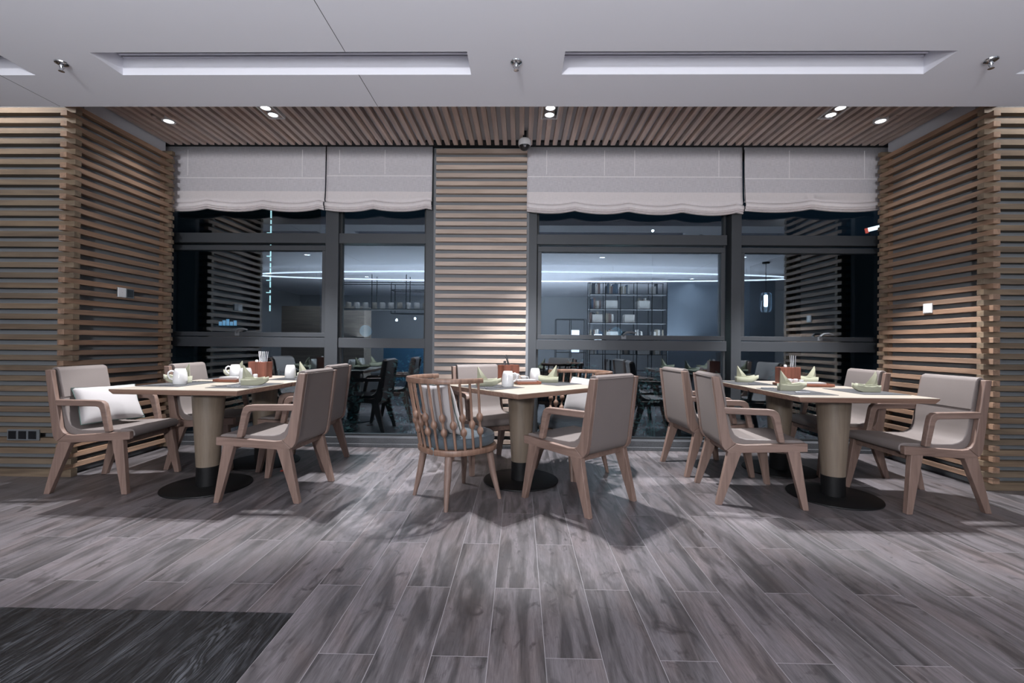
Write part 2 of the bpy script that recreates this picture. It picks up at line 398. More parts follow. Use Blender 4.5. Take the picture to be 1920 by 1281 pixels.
# slatted walls: backing, long slats, interlocked corner ends
P, HS = .0832, .043
def wall_side(sgn):
    side = 'left' if sgn < 0 else 'right'
    X = lambda v: sgn * v
    bx = lambda bm, a, b, *r: box(bm, min(X(a), X(b)), max(X(a), X(b)), *r)
    # front wall
    bm = BM(); bx(bm, 3.69, 8, 3.67, 3.76, 0, 3.12)
    wf = struct('wall_front_' + side, bm, M_['backing'])
    bm = BM()
    bx(bm, 3.592, 8, 3.59, 3.645, 0.0, .062)
    for k in range(1, 36):
        z = .062 - HS + k * P
        bx(bm, 3.592, 8, 3.59, 3.645, z, z + HS)
    struct('wall_slats', bm, M_['slatX'], wf, bevel=.0015, seg=1)
    # bay side wall
    bm = BM(); bx(bm, 3.74, 3.80, 3.70, 4.70, 0, 3.27); bx(bm, 3.95, 4.0, 4.64, 4.98, 0, 3.27); bx(bm, 3.80, 3.95, 4.64, 4.70, 0, 3.27)
    wsd = struct('wall_bay_' + side, bm, M_['bay_paint'])
    bm = BM(); bx(bm, 3.70, 3.74, 3.70, 4.64, 0, 3.00); struct('slat_backing', bm, M_['backing'], wsd)
    bm = BM()
    for k in range(1, 37):
        z = .062 - HS + k * P - P / 2 + .001
        bx(bm, 3.622, 3.676, 3.548, 4.66, z, z + HS - .002)
    struct('wall_slats', bm, M_['slatY'], wsd, bevel=.0015, seg=1)
    bm = BM()
    for yb in (3.67, 4.585): bx(bm, 3.662, 3.70, yb, yb + .03, .02, 2.98)
    struct('slat_batten', bm, M_['slatY'], wsd)
    # short returns beside the window
    bm = BM()
    for k in range(0, 37):
        z = max(0, .062 - HS + k * P)
        bx(bm, 3.59, 3.80, 4.60, 4.64, z + (.002 if k else 0), z + HS - .002)
    struct('wall_return_slats', bm, M_['slatX'], wsd, bevel=.0015, seg=1)
    return wf, wsd
WL = wall_side(-1); WR = wall_side(1)
# centre pier between the windows
bm = BM(); box(bm, -.935, .085, 4.84, 4.98, 0, 3.25)
pier = struct('wall_pier', bm, M_['backing'])
bm = BM()
for k in range(0, 37):
    z = 3.116 - k * .0853
    box(bm, -.905, .06, 4.79, 4.842, z, z + .045)
struct('wall_slats', bm, M_['panelX'], pier, bevel=.0015, seg=1)
# stone kerb under the glass
bm = BM(); box(bm, -3.95, 3.95, 4.765, 4.99, 0, .035); box(bm, -3.95, 3.95, 4.80, 4.99, .035, .095)
struct('trim_2', bm, M_['stone'], bevel=.003)
# hall behind the camera (seen mirrored in the glass)
bm = BM(); box(bm, -8, 8, -6.56, -6.5, 0, 3.3); struct('wall_back', bm, M_['grey_paint'])
bm = BM(); box(bm, -8.06, -8, -6.5, 3.76, 0, 3.3); struct('wall_left', bm, M_['grey_paint'])
bm = BM(); box(bm, 8, 8.06, -6.5, 3.76, 0, 3.3); struct('wall_right', bm, M_['grey_paint'])

# cove light strips above the front slats
for s in (-1, 1):
    bm = BM(); box(bm, min(s * 3.8, s * 7.9), max(s * 3.8, s * 7.9), EDGE + .06, EDGE + .09, 3.07, 3.095)
    e = obj('cove_light_strip', bm, mat('cove_glow', (1, 1, 1, 1), emit=(1, .93, .84, 1), strength=30))
    tag(e, 'warm white light strip in the ceiling cove over the %s slatted wall' % ('left' if s < 0 else 'right'), 'light strip', 'cove light strips')

# ------------------------------------------------------------------ windows
GY = 4.93
def window(n, x0, x1, posts, casements, handles):
    """posts: list of (xa, xb); casements: list of (xa, xb, sash)"""
    root = empty('window_%d' % n, ((x0 + x1) / 2, GY, 0), kind='structure')
    ox, oy = (x0 + x1) / 2, GY
    def B(bm, a, b, c, d, e, f): box(bm, a - ox, b - ox, c - oy, d - oy, e, f)
    bm = BM()
    for a, b in posts: B(bm, a, b, 4.845, 4.98, .095, 3.19)
    obj('window_frame', bm, M_['alu'], root, bevel=.003)
    for a, b, sash in casements:
        bm = BM(); B(bm, a, b, 4.865, 4.96, 1.045, 1.15); B(bm, a, b, 4.865, 4.96, 2.172, 2.278)
        obj('transom', bm, M_['alu'], root, bevel=.002)
        bm = BM(); B(bm, a, b, 4.90, 4.96, 3.1, 3.19); B(bm, a, b, 4.90, 4.96, .095, .115)
        for xx in (a, b - .022): B(bm, xx, xx + .022, 4.90, 4.96, .115, 3.1)
        obj('gasket', bm, M_['alu_dark'], root)
        if sash:
            bm = BM()
            B(bm, a + .012, b - .012, 4.885, 4.94, 2.095, 2.150); B(bm, a + .012, b - .012, 4.885, 4.94, 1.158, 1.205)
            for xx in (a + .012, b - .052): B(bm, xx, xx + .04, 4.885, 4.94, 1.205, 2.095)
            sa = obj('sash', bm, M_['alu'], root, bevel=.003)
            hx = sash
            bm = BM()
            tube(bm, [(hx - ox - .05, 4.885 - oy, 1.19), (hx - ox - .045, 4.86 - oy, 1.215), (hx - ox - .02, 4.852 - oy, 1.235), (hx - ox + .03, 4.852 - oy, 1.24), (hx - ox + .08, 4.856 - oy, 1.228)], [.011, .012, .012, .011, .008], 8)
            B(bm, hx - .07, hx - .02, 4.872, 4.887, 1.165, 1.205)
            obj('sash_handle', bm, M_['greymetal'], sa, smooth=True)
        for z0, z1 in ((.11, 1.06), (1.10, 2.20), (2.24, 3.12)):
            bm = BM(); B(bm, a + .01, b - .01, GY - .004, GY + .004, z0, z1)
            obj('glass_pane', bm, M_['glass'], root)
    return root
window(1, -3.95, -.92, [(-3.95, -3.90), (-2.10, -1.96), (-1.02, -.92)],
       [(-3.90, -2.10, -3.02), (-1.96, -1.02, None)], None)
window(2, .07, 3.95, [(.068, .172), (2.228, 2.333), (3.90, 3.95)],
       [(.172, 2.19, 1.15), (2.333, 3.90, 3.22)], None)

# ------------------------------------------------------------------ blinds
def blind(x0, x1, zb, label, seam_z, waves, lift=0, seams=()):
    w = x1 - x0; xc = (x0 + x1) / 2
    root = empty('roman_blind', (xc, 4.80, 3.05), label=label, cat='blind', group='roman blinds over the windows')
    N = max(24, int(w * 30)); bm = BM()
    # profile from top to bottom: (y, z, wave factor)
    b = zb - 3.05
    prof = [(0, .135, 0), (0, 0, 0), (-.004, -.2, .1), (-.010, -.35, .25), (-.016, -.42, .6), (-.022, b + .095, 1), (-.016, b + .080, 1), (.0, b + .072, 1),
            (-.020, b + .070, 1), (-.046, b + .058, 1), (-.050, b + .034, 1), (-.044, b + .020, 1), (-.020, b + .018, 1), (-.014, b + .022, 1),
            (-.036, b + .014, 1), (-.042, b + .006, 1), (-.030, b - .001, 1), (-.008, b + .002, 1), (-.026, b - .006, 1), (-.032, b - .014, 1), (-.018, b - .020, 1), (.002, b - .012, 1)]
    rows = []
    for y, z, wf in prof:
        r = []
        for i in range(N + 1):
            t = i / N
            sag = -.036 * abs(math.sin(PI * waves * t + .35)) ** .8 * wf + .018
            zz = z + (sag + lift * t) * min(1, wf)
            r.append((-w / 2 + w * t, y - .006 * math.sin(2 * PI * waves * t) * wf, zz))
        rows.append(r)
    vs_ = [[bm.verts.new(p) for p in r] for r in rows]
    for a, b in zip(vs_, vs_[1:]):
        for i in range(N): bm.faces.new((a[i], a[i + 1], b[i + 1], b[i]))
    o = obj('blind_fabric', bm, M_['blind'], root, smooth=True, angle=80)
    md = o.modifiers.new('sol', 'SOLIDIFY'); md.thickness = .002; md.offset = 1
    bm = BM(); box(bm, -w / 2 + .01, w / 2 - .01, -.0075, -.0035, seam_z - 3.05, seam_z + .008 - 3.05)
    for s in seams: box(bm, s * w - w / 2, s * w - w / 2 + .006, -.0055, -.002, -.30, .1)
    obj('fabric_seam', bm, M_['thread'], root)
    bm = BM(); box(bm, -w / 2, w / 2, .004, .035, .09, .135)
    obj('head_rail', bm, M_['alu_dark'], root)
    return root
blind(-3.88, -2.088, 2.52, 'widest roman blind of the left window beside the left slatted wall', 2.845, 3.0, 0, (.17, .86))
blind(-2.076, -.945, 2.52, 'narrower roman blind of the left window next to the slatted pier', 2.87, 2.0, .01, (.12, .55))
blind(.058, 2.312, 2.515, 'longest roman blind, right of the slatted pier and dome camera', 2.865, 4.0, -.02, (.09, .36, .5, .89))
blind(2.330, 3.88, 2.53, 'roman blind beside the right slatted wall with an uneven hem', 2.85, 2.0, .015, (.3, .8))
# bead chain between the two right blinds
bm = BM(); tube(bm, [(2.321, 4.775, 3.15), (2.322, 4.775, 2.9), (2.335, 4.77, 2.56)], .003, 6)
tag(obj('blind_cord', bm, M_['darkplastic'], smooth=True), 'thin dark cord hanging between the two blinds of the right window', 'cord')

# ------------------------------------------------------------------ ceiling fixtures
for (x0, x1), nm in zip(REC, ('leftmost, cut by the frame', 'left of the middle sprinkler', 'right of the middle sprinkler', 'rightmost, cut by the frame')):
    root = empty('linear_air_vent', ((x0 + x1) / 2, 2.82, CEIL + .12), label='long white slotted air vent in a ceiling recess, ' + nm, cat='air vent', group='linear air vents in the ceiling')
    w = (x1 - x0) / 2 - .006
    bm = BM(); box(bm, -w, w, -.07, .07, .002, .009); obj('vent_backing', bm, M_['slot'], root)
    bm = BM()
    for k in range(5): y = -.066 + k * .0325; box(bm, -w, w, y - .007, y + .009, -.012, .002)
    obj('vent_blade', bm, M_['ceil'], root, bevel=.001)
SPR = [(-2.86, 2.763, 'left'), (-.038, 2.761, 'middle'), (2.79, 2.75, 'right')]
spr = empty('fire_sprinkler', (0, 0, 0), label='x', cat='sprinkler')
bm = BM(); lathe(bm, [(.0, 0), (.036, 0), (.034, -.006), (.024, -.012), (.014, -.014), (0, -.014)], n=24); obj('escutcheon', bm, M_['chrome'], spr, smooth=True)
bm = BM(); lathe(bm, [(.011, -.012), (.011, -.022), (.007, -.028), (.006, -.034), (.003, -.034)], n=12)
tube(bm, [(.012, 0, -.02), (.016, 0, -.032), (.004, 0, -.05)], .0022, 6); tube(bm, [(-.012, 0, -.02), (-.016, 0, -.032), (-.004, 0, -.05)], .0022, 6)
lathe(bm, [(.0025, -.034), (.0025, -.05)], n=8)
obj('sprinkler_body', bm, M_['chrome'], spr, smooth=True)
bm = BM(); lathe(bm, [(0, -.05), (.016, -.051), (.016, -.053), (0, -.054)], n=14); obj('deflector', bm, M_['chrome'], spr, smooth=True)
for x, y, nm in SPR: place(spr, (x, y, CEIL), 0, '%s one of the three chrome fire sprinklers on the ceiling' % nm, 'fire sprinklers')
# twin spots
tw = empty('twin_spotlight', label='x', cat='ceiling light')
bm = BM()
for a in ((-.075, -.065, -.135, .135), (.065, .075, -.135, .135), (-.065, .065, -.135, -.125), (-.065, .065, .125, .135)): box(bm, a[0], a[1], a[2], a[3], -.006, .06)
obj('trim_frame', bm, M_['white'], tw, bevel=.001)
bm = BM(); box(bm, -.065, .065, -.125, .125, .03, .06); obj('housing', bm, M_['darkplastic'], tw)
for dy in (-.06, .06):
    bm = BM(); lathe(bm, [(.048, .03), (.048, -.004), (.040, -.006), (.036, -.001)], 0, dy, 0, n=24, cap=False); g = obj('lamp_ring', bm, M_['white'], tw, smooth=True)
    bm = BM(); lathe(bm, [(0, -.002), (.036, -.002), (.036, .004), (0, .004)], 0, dy, 0, n=24); obj('lens', bm, M_['lamp'], g, smooth=True)
for (x, y), nm in zip(TWIN, ('left', 'middle', 'right')):
    place(tw, (x, y, 3.155), 0, '%s one of the three lit twin spotlights in the slatted ceiling' % nm, 'twin spotlights')
rd = empty('round_downlight', label='x', cat='ceiling light')
bm = BM(); lathe(bm, [(.042, .01), (.056, 0), (.054, -.006), (.041, -.004)], n=28, cap=False); lathe(bm, [(.058, -.004), (.058, .05), (.05, .05)], n=28, cap=False)
obj('bezel', bm, M_['white'], rd, smooth=True)
bm = BM(); lathe(bm, [(0, -.002), (.040, -.002), (.040, .004), (0, .004)], n=28); obj('lens', bm, M_['lamp_soft'], rd, smooth=True)
for sx_ in (-.085, .06):
    bm = BM(); box(bm, sx_, sx_ + .03, -.10, -.07, -.004, .01); obj('clip', bm, M_['slatC'], rd)
for (x, y), nm in zip(ROUND, ('left', 'right')):
    place(rd, (x, y, 3.158), 0, 'round recessed downlight near the %s slatted wall' % nm, 'round downlights')
# dome camera
dc = empty('dome_camera', (.028, 4.50, 3.16), label='white security dome camera hanging from the slatted ceiling above the pier', cat='security camera')
bm = BM(); box(bm, -.018, .018, -.03, .03, -.03, .045); obj('mount', bm, M_['darkplastic'], dc, bevel=.003)
bm = BM(); lathe(bm, [(0, -.03), (.05, -.03), (.062, -.045), (.064, -.075), (.058, -.095), (.050, -.097)], n=32, cap=False); obj('housing', bm, M_['white'], dc, smooth=True)
bm = BM(); lathe(bm, [(.057, -.092), (.050, -.112), (.036, -.130), (.018, -.140), (0, -.142)], n=32, cap=False); obj('dome', bm, M_['darkplastic'], dc, smooth=True)
bm = BM(); lathe(bm, [(0, 0), (.014, 0), (.014, .012), (0, .012)], n=16); o = obj('camera_lens', bm, M_['chrome'], dc, smooth=True); o.location = (0, -.042, -.112); o.rotation_euler = (R_(60), 0, 0)

# hall downlights (mirrored in the glass)
dl = empty('hall_downlight', label='x', cat='ceiling light')
bm = BM(); lathe(bm, [(.05, -.001), (.065, -.001), (.062, -.008), (.05, -.004)], n=24, cap=False); obj('bezel', bm, M_['white'], dl, smooth=True)
bm = BM(); lathe(bm, [(0, -.003), (.05, -.003), (.05, -.001), (0, -.001)], n=24); obj('lens', bm, M_['lamp'], dl)
for x, y in DOWN: place(dl, (x, y, CEIL), 0, 'round white downlight in the hall ceiling behind the viewer', 'hall downlights')
# oval linear lamp of the hall, mirrored as two thin bright lines
bm = BM(); n = 72
ring = [(6.2 * math.cos(2 * PI * k / n), -.75 + .75 * math.sin(2 * PI * k / n), 2.66) for k in range(n)]
vs_ = [[bm.verts.new((x * (1 + q / 6.2), -.75 + (y + .75) * (1 + q / .75), z + dz)) for x, y, z in ring] for q, dz in ((-.015, 0), (.015, 0), (.015, .03), (-.015, .03))]
for a in range(4):
    b = (a + 1) % 4
    for k in range(n): bm.faces.new((vs_[a][k], vs_[a][(k + 1) % n], vs_[b][(k + 1) % n], vs_[b][k]))
orl = empty('oval_ring_lamp', (0, 0, 0), label='long oval ring lamp hanging under the hall ceiling, mirrored in the glass', cat='pendant lamp')
obj('light_tube', bm, mat('ring_glow', (1, 1, 1, 1), emit=(.90, .94, 1, 1), strength=3.6), orl)
bm = BM()
for x in (-5, -2, 2, 5):
    for s in (-1, 1):
        y = -.75 + s * .75 * math.sqrt(1 - (x / 6.2) ** 2); tube(bm, [(x, y, 2.71), (x, y, CEIL)], .004, 6)
obj('suspension_cable', bm, M_['chrome'], orl)

# ------------------------------------------------------------------ switches and sockets
def plate(name, w, h, faces, label, cat, loc, rz, frame=M_['white']):
    root = empty(name, loc, rz, label=label, cat=cat)      # faces -Y locally
    bm = BM(); box(bm, -w / 2, w / 2, -.012, .0, -h / 2, h / 2); obj('face_plate', bm, frame, root, bevel=.003)
    for nm, m, x0, x1, z0, z1 in faces:
        bm = BM(); box(bm, x0, x1, -.0145, -.008, z0, z1); obj(nm, bm, m, root, bevel=.001)
    return root
r = plate('wall_switch', .172, .086, [('switch_button', M_['white'], -.080, -.004, -.037, .037), ('socket_insert', M_['darkplastic'], .010, .076, -.034, .034), ('indicator', M_['darkplastic'], -.045, -.039, -.003, .003)],
      'white and black double wall plate on the left slatted wall', 'wall switch', (-3.622, 4.10, 1.535), R_(90), M_['greymetal'])
# keep the left half white
bm = BM(); box(bm, -.086, .0, -.0135, -.001, -.043, .043); obj('switch_frame', bm, M_['white'], r, bevel=.002)
plate('wall_switch', .086, .086, [('switch_button', M_['white'], -.036, -.001, -.036, .036), ('switch_button', M_['white'], .001, .036, -.036, .036)],
      'white square light switch on the right slatted wall', 'wall switch', (3.622, 4.10, 1.45), R_(-90))
s3 = plate('wall_socket', .262, .088, [('socket_insert', M_['darkplastic'], -.118 + k * .082, -.118 + k * .082 + .064, -.032, .032) for k in range(3)],
      'grey metal three-gang socket plate low on the left slatted wall', 'wall socket', (-3.975, 3.59, .336), 0, M_['greymetal'])

# ------------------------------------------------------------------ tables
TH = .765
def make_table(w, d, px=0, py=0):
    t = empty('dining_table', cat='table')
    q = lambda i, z: [(-w / 2 + i, -d / 2 + i, z), (w / 2 - i, -d / 2 + i, z), (w / 2 - i, d / 2 - i, z), (-w / 2 + i, d / 2 - i, z)]
    bm = BM(); loft(bm, [q(0, TH - .003), q(0, TH)])
    obj('tabletop', bm, M_['tabletop'], t)
    bm = BM(); loft(bm, [q(.026, TH - .038), q(.016, TH - .037), q(0, TH - .012), q(0, TH - .003)])
    obj('edge_band', bm, M_['tableedge'], t, bevel=.0015)
    bm = BM(); lathe(bm, [(.078, .158), (.080, .2), (.112, .72), (.112, TH - .036)], px, py, n=40)
    obj('column', bm, M_['column'], t, smooth=True)
    bm = BM(); lathe(bm, [(.078, .012), (.077, .158)], px, py, n=40); obj('column_sleeve', bm, M_['black'], t, smooth=True)
    bm = BM(); lathe(bm, [(.300, 0), (.302, .004), (.300, .010), (.292, .014), (0, .014)], px, py, n=64); obj('base_plate', bm, M_['black'], t, smooth=True)
    return t
tA = make_table(.92, .70); tB = make_table(.93, .93)
place(tA, (-2.365, 3.425, 0), R_(-2), 'oak-topped pedestal table nearest the viewer in the left seating group', 'rectangular pedestal tables')
place(tA, (-2.335, 4.130, 0), R_(-2), 'oak-topped pedestal table of the left group, by the window', 'rectangular pedestal tables')
place(tA, (2.318, 3.405, 0), 0, 'oak-topped pedestal table nearest the viewer in the right seating group', 'rectangular pedestal tables')
place(tA, (2.325, 4.115, 0), 0, 'oak-topped pedestal table of the right group, by the window', 'rectangular pedestal tables')
place(tB, (.015, 3.69, 0), R_(43), 'square pedestal table set cornerwise in the middle of the room')

# ------------------------------------------------------------------ armchair
def arc(cx, cz, r, a0, a1, n=6): return [(cx + r * math.cos(R_(a0 + (a1 - a0) * k / n)), cz + r * math.sin(R_(a0 + (a1 - a0) * k / n))) for k in range(n + 1)]
def make_armchair():
    c = empty('dining_armchair', cat='chair')
    SH = .0625
    # profile of the side frame, forward is +x
    post = [(-.318, .885), (-.262, .445), (-.254, .405), (-.238, .380), (-.2255, .3715), (-.160, .4265), (-.180, .438), (-.200, .470), (-.272, .885)]
    rail = [(-.2255, .3715), (-.212, .364), (-.18, .358), (.29, .388), (.29, .445), (-.110, .418), (-.150, .422), (-.160, .4265)]
    for s in (-1, 1):
        bm = BM(); prism_xz(bm, post, -.019, .019, SH * s, s * .2475)
        obj('back_post', bm, M_['legwood'], c, bevel=.005, angle=40)
        bm = BM(); prism_xz(bm, rail, -.019, .019, SH * s, s * .2475)
        obj('seat_rail', bm, M_['chairwood'], c, bevel=.005, angle=40)
        arm = [(-.246, .672)] + [(.045, .668), (.085, .663), (.108, .645), (.118, .615)] + [(.150, .442), (.112, .442), (.076, .600), (.066, .618), (.045, .624), (-.236, .628)]
        bm = BM(); prism_xz(bm, arm, -.021, .021, SH * s, s * .2475)
        obj('armrest', bm, M_['chairwood'], c, bevel=.007)
        yo = .2475 * s
        y = lambda x: yo + SH * s * x
        bm = BM(); yf = .285 * s; leg4(bm, (.163, .243, y(.2) - .021, y(.2) + .021), (.252, .290, yf - .019, yf + .019), 0, .388)
        obj('leg', bm, M_['legwood'], c, bevel=.004)
        bm = BM(); yr = .250 * s; leg4(bm, (-.215, -.125, y(-.17) - .021, y(-.17) + .021), (-.297, -.257, yr - .019, yr + .019), 0, .368)
        obj('leg', bm, M_['legwood'], c, bevel=.004)
    # upholstered shell
    yi = .2275
    out = [(-.308, .892), (-.256, .450), (-.246, .412), (-.228, .386), (-.200, .374), (-.17, .370), (.27, .395), (.290, .402), (.296, .420), (.294, .440), (.283, .453), (.26, .459)]
    inn = [(.0, .452), (-.085, .452), (-.125, .462), (-.155, .480), (-.175, .515), (-.188, .56), (-.215, .70)]
    inn2 = [(-.238, .820), (-.250, .878), (-.262, .896), (-.290, .900)]
    prof = out + inn + inn2
    def shell(profile, bev, name):
        bm = BM(); rings = []
        K = 9
        for k in range(K):
            t = -1 + 2 * k / (K - 1); ins = .006 if abs(t) == 1 else 0
            rings.append([(x, t * (yi + SH * x) * .998, z) for x, z in profile])
        loft(bm, rings)
        return obj(name, bm, M_['leather'], c, bevel=bev, seg=3, angle=50)
    shell(prof, .009, 'seat')
    # upper back pad with a seam below it
    pad = [(-.292, .902), (-.272, .903), (-.252, .894), (-.243, .872), (-.210, .700), (-.206, .684), (-.222, .678), (-.27, .69)]
    shell(pad, .006, 'back_pad')
    bm = BM()     # piping round the rear panel
    ys = .2275 - .014
    tube(bm, [(-.312, -ys + .005, .880), (-.316, -ys, .870), (-.262, -ys, .455)], .0022, 6)
    tube(bm, [(-.312, ys - .005, .880), (-.316, ys, .870), (-.262, ys, .455)], .0022, 6)
    tube(bm, [(-.312, -ys + .005, .880), (-.312, ys - .005, .880)], .0022, 6)
    obj('seam_piping', bm, M_['leather'], c, smooth=True)
    # cross rails below the seat
    bm = BM(); box(bm, .20, .225, -.235, .235, .345, .392); obj('cross_rail', bm, M_['chairwood'], c, bevel=.003)
    bm = BM(); box(bm, -.19, -.165, -.22, .22, .335, .372); obj('cross_rail', bm, M_['chairwood'], c, bevel=.003)
    return c
AC = make_armchair()
G1 = 'upholstered armchairs round the tables'
CH = [((-3.114, 3.479, 0), 5.4, 'taupe armchair with a white pillow, at the far left against the slatted wall'),
      ((-2.753, 4.115, 0), 3.9, 'taupe armchair left of the left tables, nearer the window, half hidden by the table'),
      ((-1.774, 3.353, 0), 177.1, 'taupe armchair with its back to the room, right side of the near left table'),
      ((-1.93, 4.10, 0), 180, 'taupe armchair by the window partly hidden behind the right chair of the left group'),
      ((.438, 3.27, 0), 133, 'taupe armchair front right of the middle table, seen from behind'),
      ((-.28, 4.16, 0), -60, 'taupe armchair behind the middle table, in front of the slatted pier'),
      ((1.686, 3.417, 0), -5.3, 'taupe armchair left of the near right table, seen from behind, full frame visible'),
      ((1.66, 4.122, 0), 5.4, 'taupe armchair left of the right group, nearer the window, its back half covered'),
      ((2.846, 3.35, 0), 180, 'taupe armchair at the far right in front of the right slatted wall'),
      ((2.829, 4.157, 0), 176, 'taupe armchair right of the right group, nearer the window, behind the napkins')]
for loc, a, lab in CH: place(AC, loc, R_(a), lab, G1)

# ------------------------------------------------------------------ spindle chair
def make_spindle():
    c = empty('spindle_chair', cat='chair')
    def seat_pt(a, r): # slightly squared outline, forward +x
        ca, sa = math.cos(a), math.sin(a); e = 2.6
        k = (abs(ca) ** e + abs(sa) ** e) ** (-1 / e)
        if ca < 0: k = k * .5 + .5
        return (r * k * ca, r * k * sa)
    n = 56
    bm = BM(); rings = []
    for r, z in ((.232, .350), (.262, .350), (.266, .356), (.266, .382), (.262, .388), (.232, .388)):
        rings.append([(*seat_pt(2 * PI * k / n, r), z) for k in range(n)])
    rings.append(rings[0]); loft(bm, rings, cap=False); obj('seat_frame', bm, M_['spindlewood'], c, smooth=True)
    bm = BM(); loft(bm, [[(*seat_pt(2 * PI * k / n, .236), z) for k in range(n)] for z in (.355, .378)]); obj('seat_board', bm, M_['spindlewood'], c)
    bm = BM(); rings = []
    for r, z in ((.19, .386), (.232, .389), (.247, .400), (.252, .425), (.250, .455), (.238, .474), (.20, .484), (.12, .490), (.04, .491)):
        rings.append([(*seat_pt(2 * PI * k / n, r), z) for k in range(n)])
    loft(bm, rings); cu = obj('seat_cushion', bm, M_['cushion'], c, smooth=True, angle=70)
    bm = BM(); rr = [(*seat_pt(2 * PI * k / n, .249), .462) for k in range(n)]; rr.append(rr[0]); tube(bm, rr, .003, 6); obj('piping', bm, M_['cushion'], cu, smooth=True)
    bm = BM(); box(bm, -.2475, -.2515, -.105, -.075, .35, .40); obj('fabric_label', bm, M_['tag'], cu)
    # legs
    for sx_, sy in ((1, 1), (1, -1), (-1, 1), (-1, -1)):
        fx, fy = (.218, .230) if sx_ > 0 else (-.218, .215)
        bm = BM(); tube(bm, [(sx_ * .168, sy * .165, .352), (sx_ * .19, sy * .185, .18), (fx, sy * fy, 0)], [.027, .023, .014], 14)
        bm.verts.ensure_lookup_table()
        for v in bm.verts:
            if v.co.z < .02: v.co.z = 0
        obj('leg', bm, M_['legwood'], c, smooth=True)
    # top rail
    A0 = 104; m = 40
    path = []
    for k in range(m + 1):
        a = R_(180 - A0 + 2 * A0 * k / m)
        rr = .292; path.append((-.060 + rr * math.cos(a), rr * 1.0 * math.sin(a)))
    bm = BM(); rings = []
    for i, (x, y) in enumerate(path):
        a = R_(180 - A0 + 2 * A0 * i / m); dx, dy = math.cos(a), math.sin(a)
        rings.append([(x + dx * u, y + dy * u, z) for u, z in ((-.014, .836), (.014, .836), (.016, .842), (.016, .862), (.012, .868), (-.012, .868), (-.016, .862), (-.016, .842))])
    loft(bm, rings); obj('top_rail', bm, M_['spindlewood'], c, smooth=True)
    # spindles
    ns = 15
    for k in range(ns):
        a = R_(180 - 98 + 196 * k / (ns - 1))
        b0 = seat_pt(a, .250); p0 = Vector((b0[0], b0[1], .384))
        p1 = Vector((-.060 + .290 * math.cos(a), .290 * math.sin(a), .84))
        beads = (.605, .508) if k % 2 == 0 else (.558,)
        pts, rad = [], []
        zs = [.384, .44]
        for q in sorted(beads):
            zs += [q + d for d in (-.034, -.027, -.018, -.009, 0, .009, .018, .027, .034)]
        zs += [.70, .84]
        for z in sorted(zs):
            t = (z - .384) / (.84 - .384); p = p0.lerp(p1, t)
            r = .0085 + .001 * (1 - t)
            for q in beads:
                d = abs(z - q)
                if d < .033: r = max(r, .0225 * math.sqrt(max(0, 1 - (d / .031) ** 2)) if d < .030 else r)
            pts.append(p); rad.append(r)
        bm = BM(); tube(bm, pts, rad, 12); obj('spindle', bm, M_['spindlewood'], c, smooth=True, angle=60)
    return c
SC = make_spindle()
place(SC, (-.45, 3.274, 0), R_(40.8), 'spindle-back chair with grey-blue cushion at the front left of the middle table', 'spindle-back chairs')
place(SC, (.46, 3.99, 0), R_(218), 'spindle-back chair with grey-blue cushion behind the middle table by the right window', 'spindle-back chairs')

# ------------------------------------------------------------------ pillows
def pillow(w, h, th, loc, rot, label):
    root = empty('throw_pillow', loc, label=label, cat='pillow', group='off-white pillows on the chairs'); root.rotation_euler = rot
    n = 20; bm = BM(); top = {}; bot = {}
    def P_(i, j, s):
        u, v = -1 + 2 * i / n, -1 + 2 * j / n
        k = (1 - abs(u) ** 2.6) * (1 - abs(v) ** 2.6)
        pin = 1 - .07 * (1 - abs(v)) * abs(u) ** 3; pin2 = 1 - .07 * (1 - abs(u)) * abs(v) ** 3
        return (w / 2 * u * pin, s * (th / 2) * (max(0, k) ** .45), h / 2 * v * pin2)
    for i in range(n + 1):
        for j in range(n + 1):
            top[i, j] = bm.verts.new(P_(i, j, -1))
            bot[i, j] = top[i, j] if i in (0, n) or j in (0, n) else bm.verts.new(P_(i, j, 1))
    for i in range(n):
        for j in range(n):
            bm.faces.new((top[i, j], top[i + 1, j], top[i + 1, j + 1], top[i, j + 1])); bm.faces.new((bot[i, j], bot[i, j + 1], bot[i + 1, j + 1], bot[i + 1, j]))
    obj('pillow_body', bm, M_['pillow'], root, smooth=True, angle=180)
    bm = BM(); L = [P_(i, 0, 0) for i in range(n)] + [P_(n, j, 0) for j in range(n)] + [P_(n - i, n, 0) for i in range(n)] + [P_(0, n - j, 0) for j in range(n + 1)]
    tube(bm, [(a, 0, c_) for a, b_, c_ in L], .0035, 6); obj('piping', bm, M_['piping'], root, smooth=True)
    return root
pillow(.40, .30, .13, (-3.165, 3.46, .615), (R_(-30), R_(0), R_(66)), 'off-white oblong pillow with dark piping on the far left armchair')
pillow(.42, .36, .13, (-.555, 3.185, .645), (R_(-14), R_(4), R_(128)), 'off-white pillow behind the spindles of the front left middle chair')
pillow(.38, .34, .13, (.565, 4.05, .645), (R_(-20), R_(0), R_(-50)), 'off-white pillow on the spindle chair behind the middle table')

